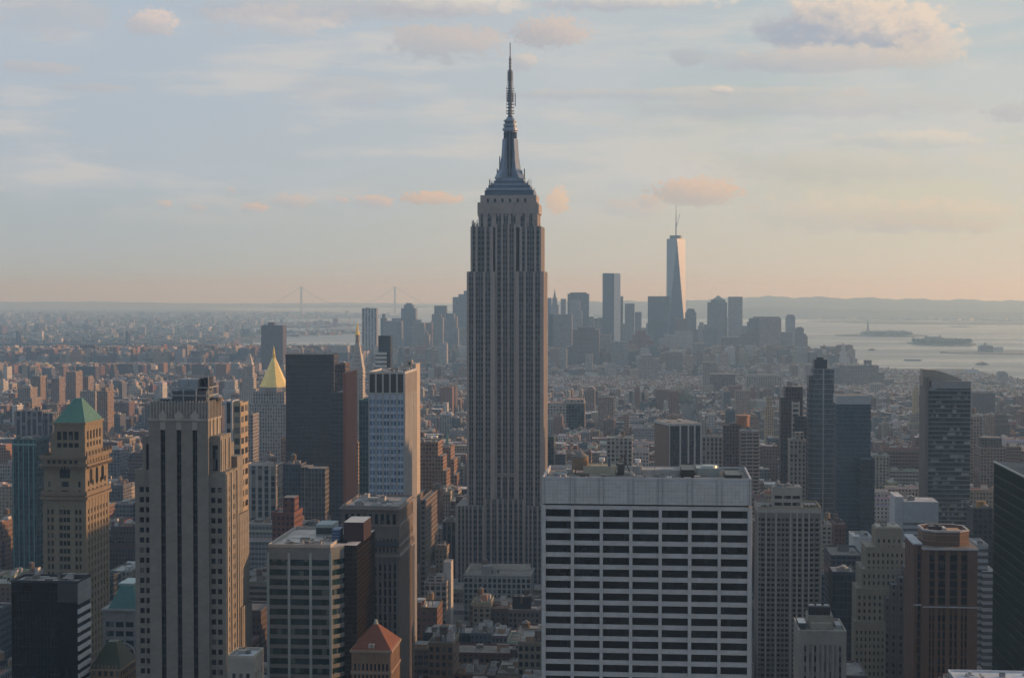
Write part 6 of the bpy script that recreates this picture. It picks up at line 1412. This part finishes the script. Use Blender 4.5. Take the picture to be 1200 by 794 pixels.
for i, lt in enumerate(LOTS):
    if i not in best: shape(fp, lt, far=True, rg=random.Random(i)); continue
    ps = {k: MB() for k in ('wall', 'roof', 'water_tank')}; ps['bulkhead'] = Multi()
    x0, x1, y0, y1, h, ang, ox, oy, vc = lt
    c, n = math.cos(ang), math.sin(ang); wx, wyy = (ox + x0 * c - y0 * n, oy + x0 * n + y0 * c) if ang else (x0, y0)
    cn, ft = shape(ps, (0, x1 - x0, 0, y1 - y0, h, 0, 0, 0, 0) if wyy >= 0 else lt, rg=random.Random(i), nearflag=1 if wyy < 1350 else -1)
    e = thing('city_building', '', 'building', (wx, wyy, 0), ang, 'ordinary city buildings among the towers')
    w_o = ps['wall'].build('wall', e); r_o = ps['roof'].build('roof', e) or w_o
    ps['bulkhead'].build('bulkhead', r_o); ps['water_tank'].build('water_tank', r_o)
    kind = 'tall' if h > 62 else 'mid-height' if h > 34 else 'low'
    f = 'setback building with rooftop water tank' if ft >= {'setback', 'tank'} else 'setback building' if 'setback' in ft else 'building with rooftop water tank' if 'tank' in ft else 'building with cornice' if 'cornice' in ft else 'flat-roofed building'
    px, py = vc if isinstance(vc, tuple) else proj(wx, wyy, h)
    lm = min(LM, key=lambda q: abs(q[0] - px) + abs(math.log(q[1] / wyy)) * 60)
    side = 'left of' if px < lm[0] - 8 else 'right of' if px > lm[0] + 8 else 'beyond' if wyy > lm[1] else 'in front of'
    recs.append((e, kind + ' ' + cn + ' ' + f, side + ' the ' + lm[2], abs(px - lm[0]) + abs(py - 600) * .01 if side.endswith('of') and side != 'in front of' else -py))
ORD = ['nearest', 'second', 'third', 'fourth', 'fifth', 'sixth', 'seventh', 'eighth', 'ninth', 'tenth']
seen = {}
for r_ in sorted(recs, key=lambda q: q[3]):
    k = r_[1] + r_[2]; n = seen.get(k, 0); seen[k] = n + 1
    tot = sum(1 for q in recs if q[1] + q[2] == k)
    r_[0]['label'] = r_[1] + ', ' + (ORD[min(n, 9)] + ' ' if tot > 1 else '') + r_[2]
# distant boroughs, factories and harbour shores
def spread(n, xr, yr, test, hr, wr, pal, P, z=0, bias=1.6):
    for k in range(n):
        y = yr[0] + (yr[1] - yr[0]) * rng.random() ** bias; x = rng.uniform(*xr)
        if not in_view(x, y, 10, 30) or not test(x, y): continue
        a, b = rng.uniform(*wr), rng.uniform(*wr) * .7; h = rng.uniform(*hr); an = rng.choice([R(24), R(-38), R(5)]) ; P.T = (x, y, math.cos(an), math.sin(an)); P.win = (.3, .3, 0)
        c = rng.choice(pal); kk = rng.uniform(.7, 1.2)
        P.box(-a / 2, a / 2, -b / 2, b / 2, z, z + h, FAC, tuple(min(.75, q * kk) for q in c), ROOF, rng.choice(RCOL), 4, 3.6); P.T = None
P1 = [c for _, c in PAL if c[0] < c[1] * 1.6] + [(.5, .48, .45), (.6, .57, .52), (.3, .3, .3), (.3, .2, .15), (.42, .36, .3), (.2, .2, .21)]
spread(15000, (-10000, -1500), (6000, 21000), lambda x, y: in_poly(x, y, BK), (7, 17), (14, 60), P1, far, -.5, 1.3)
spread(500, (-9000, -1700), (6200, 17000), lambda x, y: in_poly(x, y, BK), (25, 62), (18, 50), P1, far, -.5, 1.3)
spread(900, (-9000, -1700), (8500, 20000), lambda x, y: in_poly(x, y, BK), (8, 24), (20, 90), [(.7, .68, .64), (.62, .56, .48), (.75, .74, .72)], far, -.5, 1.0)  # extra pale boxes, their colour imitating sunlit far faces
far.build('far_city_blocks', kind='stuff')
sh = MB()
spread(2600, (-2500, 7000), (13500, 19500), lambda x, y: in_poly(x, y, SI), (6, 20), (20, 110), [(.5, .5, .48), (.6, .58, .55), (.35, .3, .27), (.42, .4, .38), (.7, .7, .68)], sh, 1, 1.0)
spread(500, (800, 7000), (13800, 15200), lambda x, y: in_poly(x, y, SI) and proj(x, y, 0)[0] > 930, (10, 26), (30, 120), [(.7, .7, .68), (.75, .72, .66)], sh, 1, 1.0)
for k in range(60):
    x, y = rng.uniform(2500, 6500), rng.uniform(13300, 14500)
    if in_poly(x, y, SI): sh.cyl(x, y, 1, 16, rng.uniform(18, 32), n=12, m=STO, col=(.75, .75, .73), top=STO)
sh.build('far_shore_buildings', kind='stuff')
# ------------------------------------------------------------------ harbour, bridges, trees
def statue():
    x, _ = at(1017, 390, 9550); t = thing('statue', 'distant green robed statue raising a torch on its pedestal on the harbour island', 'statue', (x, 9550, 1.5))
    p = MB(); p.prism([(26 * math.cos(R(a)) * (1 if i % 2 else .8), 26 * math.sin(R(a)) * (1 if i % 2 else .8)) for i, a in enumerate(range(0, 360, 20))], 0, 11, STO, (.3, .28, .25)); p.box(-10, 10, -10, 10, 11, 46, STO, (.36, .33, .29), tp=3); p.build('pedestal', t)
    g = (.17, .27, .23)
    b = MB(); b.cyl(0, 0, 46, 60, 5.6, 4.6, 10, STO, g); b.cyl(0, 0, 60, 73, 4.6, 3.6, 10, STO, g); b.cyl(0, 0, 73, 77, 3.9, 1.6, 10, STO, g); b.cyl(0, 0, 77, 83, 2.0, 1.6, 10, STO, g); b.build('robed_body', t)
    b = MB()
    for i in range(7): a = R(-10 + i * 33); b.beam((0, 0, 82), (4.2 * math.cos(a), 0, 82 + 4.2 * math.sin(a)), .5, STO, g)
    b.build('crown', t)
    b = MB(); b.beam((-3, 0, 74), (-5.5, 0, 88), 1.7, STO, g); b.cyl(-5.6, 0, 88, 90, 1.3, 1.6, 8, STO, g); b.cyl(-5.6, 0, 90, 93.5, 1.2, .2, 8, GOLD, (.9, .65, .25)); b.build('torch_arm', t)
    b = MB(); b.box(3, 5.4, -2.6, -1.8, 66, 73, STO, g); b.build('tablet', t)
statue()
# unseen towers added just beyond the right edge to shade near right-hand faces
for nm, lb, xa, xb, ya, yb, h, c, wn in (('glass_shading_tower', 'tall glass tower beyond the right picture edge, nearest of three', 252, 322, 700, 775, 225, (.10, .13, .15), (.45, .4, .4)), ('crystal_shading_tower', 'highest glass tower beyond the right picture edge', 274, 346, 895, 985, 280, (.13, .16, .18), (.46, .42, .3)), ('stone_shading_tower', 'stone setback tower beyond the right picture edge, farthest of three', 304, 376, 1062, 1150, 256, (.30, .27, .23), (.24, .3, 0))):
    t = thing(nm, lb, 'tower', (xa, ya, 0)); a, b = xb - xa, yb - ya
    m = MB(); m.win = wn; m.box(0, a, 0, b, 0, h * .8, FAC, c, ROOF, (.2, .2, .2)); m.box(6, a - 6, 6, b - 6, 0, h, FAC, c, ROOF, (.2, .2, .2)); w1 = m.build('wall', t)
    m = MB(); m.box(14, a - 14, 14, b - 14, h, h + 9, MET, (.25, .26, .27)); m.build('machine_penthouse', w1)
    m = MB(); parapet(m, 5.8, a - 5.8, 5.8, b - 5.8, h, 1.4, .5, STO, c); m.build('parapet', w1)
def bldg(name, label, l, r, top, Y, D, col, cat='building', roof=None, tiers=()):
    s = Site(name, label, l, r, Y, D, cat, foot=False); H = s.Z(top, (l + r) / 2)
    m = MB(); m.win = (.25, .3, 0); m.box(0, s.w, 0, D, 1, H, FAC, col, ROOF, (.25, .22, .2), 5, 4)
    m.build('wall', s.t)
    q = MB()
    if roof: q.box(-1, s.w + 1, -1, D + 1, H, H + roof, STO, (.16, .2, .2), tp=D * .35)
    for a, b, p in tiers: q.box(s.X(a), s.X(b), D * .3, D * .6, H, s.Z(p, (l + r) / 2), STO, col, tp=1.5)
    q.build('roof', s.t); return s
bldg('ferry_terminal', 'old harbour terminal hall with pointed roofs and clock tower on the waterfront', 1148, 1164, 405.5, 6880, 40, (.24, .22, .22), roof=5, tiers=[(1154, 1157, 401.5)])
bldg('pier_shed', 'long white pier shed beside the old harbour terminal', 1166, 1176, 407.2, 6850, 30, (.62, .62, .60), roof=2)
bldg('island_hall', 'large brick hall with corner turrets on the wooded harbour island', 1084, 1104, 395.6, 8000, 40, (.26, .18, .15), roof=6, tiers=[(1085, 1087, 392.5), (1101, 1103, 392.5)])
# suspension bridge on the horizon, two towers each with its cable
def far_bridge():
    t = thing('suspension_bridge', 'faint suspension bridge with two tall towers on the hazy horizon', 'bridge', (0, 20000, 0))
    X0, X1 = lx(353.5, 20000), lx(463, 20000); c = (.30, .34, .36); H = at(353, 336.5, 20000)[1]; dz = 74
    for x in (X0, X1):
        m = MB()
        for d in (-14, 14): m.box(x - 9, x + 9, d - 7, d + 7, -2, H, MET, c)
        for z in (H - 22, H * .62, dz + 4): m.box(x - 9.1, x + 9.1, -8, 8, z, z + 16, MET, c)
        m.box(x - 22, x + 22, -26, 26, H - 2, H + 5, MET, c) ; m.build('bridge_tower', t)
    m = MB(); m.box(X0 - 420, X1 + 420, -14, 14, dz, dz + 8, MET, c, bottom=True); m.build('deck', t)
    for d in (-13, 13):
        m = MB(); n = 28; P = [(X0 + (X1 - X0) * i / n, dz + 14 + (H - dz - 14) * (2 * i / n - 1) ** 2) for i in range(n + 1)]
        P = [(X0 - 420, dz + 4)] + P + [(X1 + 420, dz + 4)]
        for a, b in zip(P, P[1:]): m.beam((a[0], d, a[1]), (b[0], d, b[1]), 2.2, MET, c)
        m.build('main_cable', t)
far_bridge()
def river_bridge():
    t = thing('truss_bridge', 'long dark truss bridge crossing the river in the haze at the far left', 'bridge', (0, 6350, 0)); c = (.10, .12, .15)
    X0, X1 = lx(-70, 6350), lx(268, 6500); m = MB(); m.box(X0, X1, -12, 12, 36, 42, MET, c, bottom=True); m.box(X0, X1, -12.2, -11, 46, 47.5, MET, c, bottom=True)
    k = X0
    while k < X1 - 12: m.beam((k, -11.6, 42), (k + 8, -11.6, 46.5), .9, MET, c); m.beam((k + 8, -11.6, 46.5), (k + 16, -11.6, 42), .9, MET, c); k += 16
    m.build('truss_deck', t)
    for x in (lx(22, 6350), lx(150, 6350)):
        q = MB(); q.box(x - 5, x + 5, -14, -9, -2, 92, MET, c); q.box(x - 5, x + 5, 9, 14, -2, 92, MET, c); q.box(x - 5.2, x + 5.2, -9, 9, 84, 92, MET, c); q.build('bridge_tower', t)
    k = X0 + 40
    while k < X1:
        q = MB(); q.box(k - 3, k + 3, -9, 9, -2, 36, STO, (.2, .2, .2)); q.build('pier', t); k += 110
    for d in (-12, 12):
        q = MB(); a, b = lx(22, 6350), lx(150, 6350); n = 16; P = [(a + (b - a) * i / n, 48 + 44 * (2 * i / n - 1) ** 2) for i in range(n + 1)]; P = [(a - 210, 44)] + P + [(b + 210, 44)]
        for u, v in zip(P, P[1:]): q.beam((u[0], d, u[1]), (v[0], d, v[1]), .9, MET, c)
        q.build('main_cable', t)
river_bridge()
def crane(px, Y, h, lab):
    x, _ = at(px, 380, Y); t = thing('harbour_crane', lab, 'crane', (x, Y, -.5), 0, 'container cranes at the far docks'); c = (.32, .12, .09)
    m = MB()
    for dx in (-9, 9):
        for dy in (-9, 9): m.beam((dx, dy, 0), (dx * .8, dy, h * .7), 2, MET, c)
    m.beam((-9, 0, h * .4), (9, 0, h * .4), 1.6, MET, c); m.build('gantry', t)
    m = MB(); m.beam((-22, 0, h * .7), (46, 0, h * .7), 2.4, MET, c); m.build('boom', t)
    m = MB(); m.beam((0, 0, h * .7), (3, 0, h), 1.6, MET, c); m.beam((3, 0, h), (40, 0, h * .72), 1, MET, c); m.beam((3, 0, h), (-20, 0, h * .72), 1, MET, c); m.build('mast', t)
for i, px in enumerate((361, 371, 384, 393, 409)): crane(px, 10900, (70, 80, 66, 84, 74)[i], ['first small red dock crane from the left beyond the river', 'second red dock crane from the left beyond the river', 'middle one of the five red dock cranes beyond the river', 'fourth red dock crane from the left beyond the river', 'rightmost red dock crane beyond the river, beside the campanile'][i])
def boat(px, py, L_, lab, kind, hull, sup, decks=1, rot=0):
    Y = 242 * F / (py - 344); x, _ = at(px, py, Y); t = thing(kind, lab, 'boat', (x, Y, -2), rot, 'boats on the harbour'); B = L_ * .13
    m = MB(); pts = [(-L_ / 2, -B * .8), (L_ * .3, -B), (L_ / 2, 0), (L_ * .3, B), (-L_ / 2, B * .8)]; m.prism([(x_ * .93, y_ * .8) for x_, y_ in pts], -.8, L_ * .05 + 1, STO, hull, scale=1.08); m.build('hull', t)
    if decks:
        m = MB()
        for k in range(decks): m.box(-L_ * (.36 - .04 * k), L_ * (.30 - .05 * k), -B * .7, B * .7, L_ * .05 + 1 + k * 3.6, L_ * .05 + 4.4 + k * 3.6, STO, sup)
        m.box(-2, 4, -1.5, 1.5, L_ * .05 + 1 + decks * 3.6, L_ * .05 + 5 + decks * 3.6, STO, (.5, .2, .1)); m.build('superstructure', t)
boat(1140, 436.5, 66, 'white and dark multi-deck ferry nearest on the harbour, right', 'ferry', (.08, .1, .14), (.5, .52, .55), 3, R(8))
boat(1069.5, 421, 62, 'long low barge in the middle of the harbour', 'barge', (.07, .07, .08), (.2, .2, .2), 0, R(-3))
boat(1151, 425.5, 46, 'low barge right of the middle one', 'barge', (.09, .09, .1), (.2, .2, .2), 1, R(2))
boat(1022, 409.5, 34, 'small dark boat left below the statue island', 'boat', (.05, .05, .06), (.2, .2, .22), 1, R(-20))
boat(1103, 400.5, 40, 'small pale ferry near the wooded harbour island', 'ferry', (.3, .3, .32), (.6, .6, .6), 2, R(-4))
# trees: loose crowns of many small leaf clumps
def grove(name, spots, seed, r=(3.5, 6), leaf=1.5, n=46):
    rg = random.Random(seed); m = MB()
    for x, y, z in spots:
        R0 = rg.uniform(*r); H = R0 * rg.uniform(1.5, 2.2); c0 = rg.choice([(.05, .085, .03), (.06, .095, .035), (.045, .07, .03), (.07, .09, .035)])
        m.cyl(x, y, z, z + H * .5, .35, .2, 5, STO, (.09, .07, .05), cap=False)
        for k in range(n):
            a, u = rg.uniform(0, 6.283), rg.uniform(-1, 1); q = rg.random() ** .4; w_ = math.sqrt(1 - u * u) * q * R0
            p = Vector((x + w_ * math.cos(a), y + w_ * math.sin(a), z + H * .75 + u * q * H * .45)); s_ = leaf * rg.uniform(.6, 1.3)
            d1 = Vector((rg.uniform(-1, 1), rg.uniform(-1, 1), rg.uniform(-.6, .6))).normalized() * s_; d2 = d1.cross(Vector((rg.uniform(-1, 1), rg.uniform(-1, 1), 1))).normalized() * s_
            cc = tuple(v * rg.uniform(.75, 1.3) for v in c0)
            m.face(tuple(m.pt(*v) for v in (p + d1, p + d2 * .8, p - d1, p - d2 * .8)), LEAF, cc)
    return m.build(name, kind='stuff')
rg = random.Random(77); sp = []
for a, b, c, d in PARKS:
    for k in range(int((b - a) * (d - c) / 110)): sp.append((rg.uniform(a, b), rg.uniform(c, d), .1))
for k in range(260):
    y = rg.uniform(3000, 5600); x = rg.uniform(-.4 * y, .2 * y)
    if in_poly(x, y, MAN): sp.append((x, y, .1))
grove('park_trees', sp, 5, n=36)
sp = []
def islt(l, r, ya, yb, n):
    Yc = (ya + yb) / 2
    for k in range(n):
        u = rg.uniform(0, 6.283); q = rg.random() ** .5 * .88; sp.append(((lx(l, Yc) + lx(r, Yc)) / 2 + (lx(r, Yc) - lx(l, Yc)) / 2 * q * math.cos(u), Yc + (yb - ya) / 2 * q * math.sin(u), 1.2))
islt(1006, 1072, 9350, 9850, 420); islt(1066, 1141, 7750, 8300, 420)
grove('island_trees', sp, 6, r=(7, 11), leaf=3.6, n=16)
sp = []
for k in range(2600):
    y = 6500 + 13000 * rg.random(); x = rg.uniform(-.42 * y, -.1 * y)
    if in_poly(x, y, BK): sp.append((x, y, -.5))
grove('far_borough_trees', sp, 8, r=(9, 20), leaf=6, n=7)
print('objects', len(bpy.data.objects), 'polys', sum(len(m.polygons) for m in bpy.data.meshes))
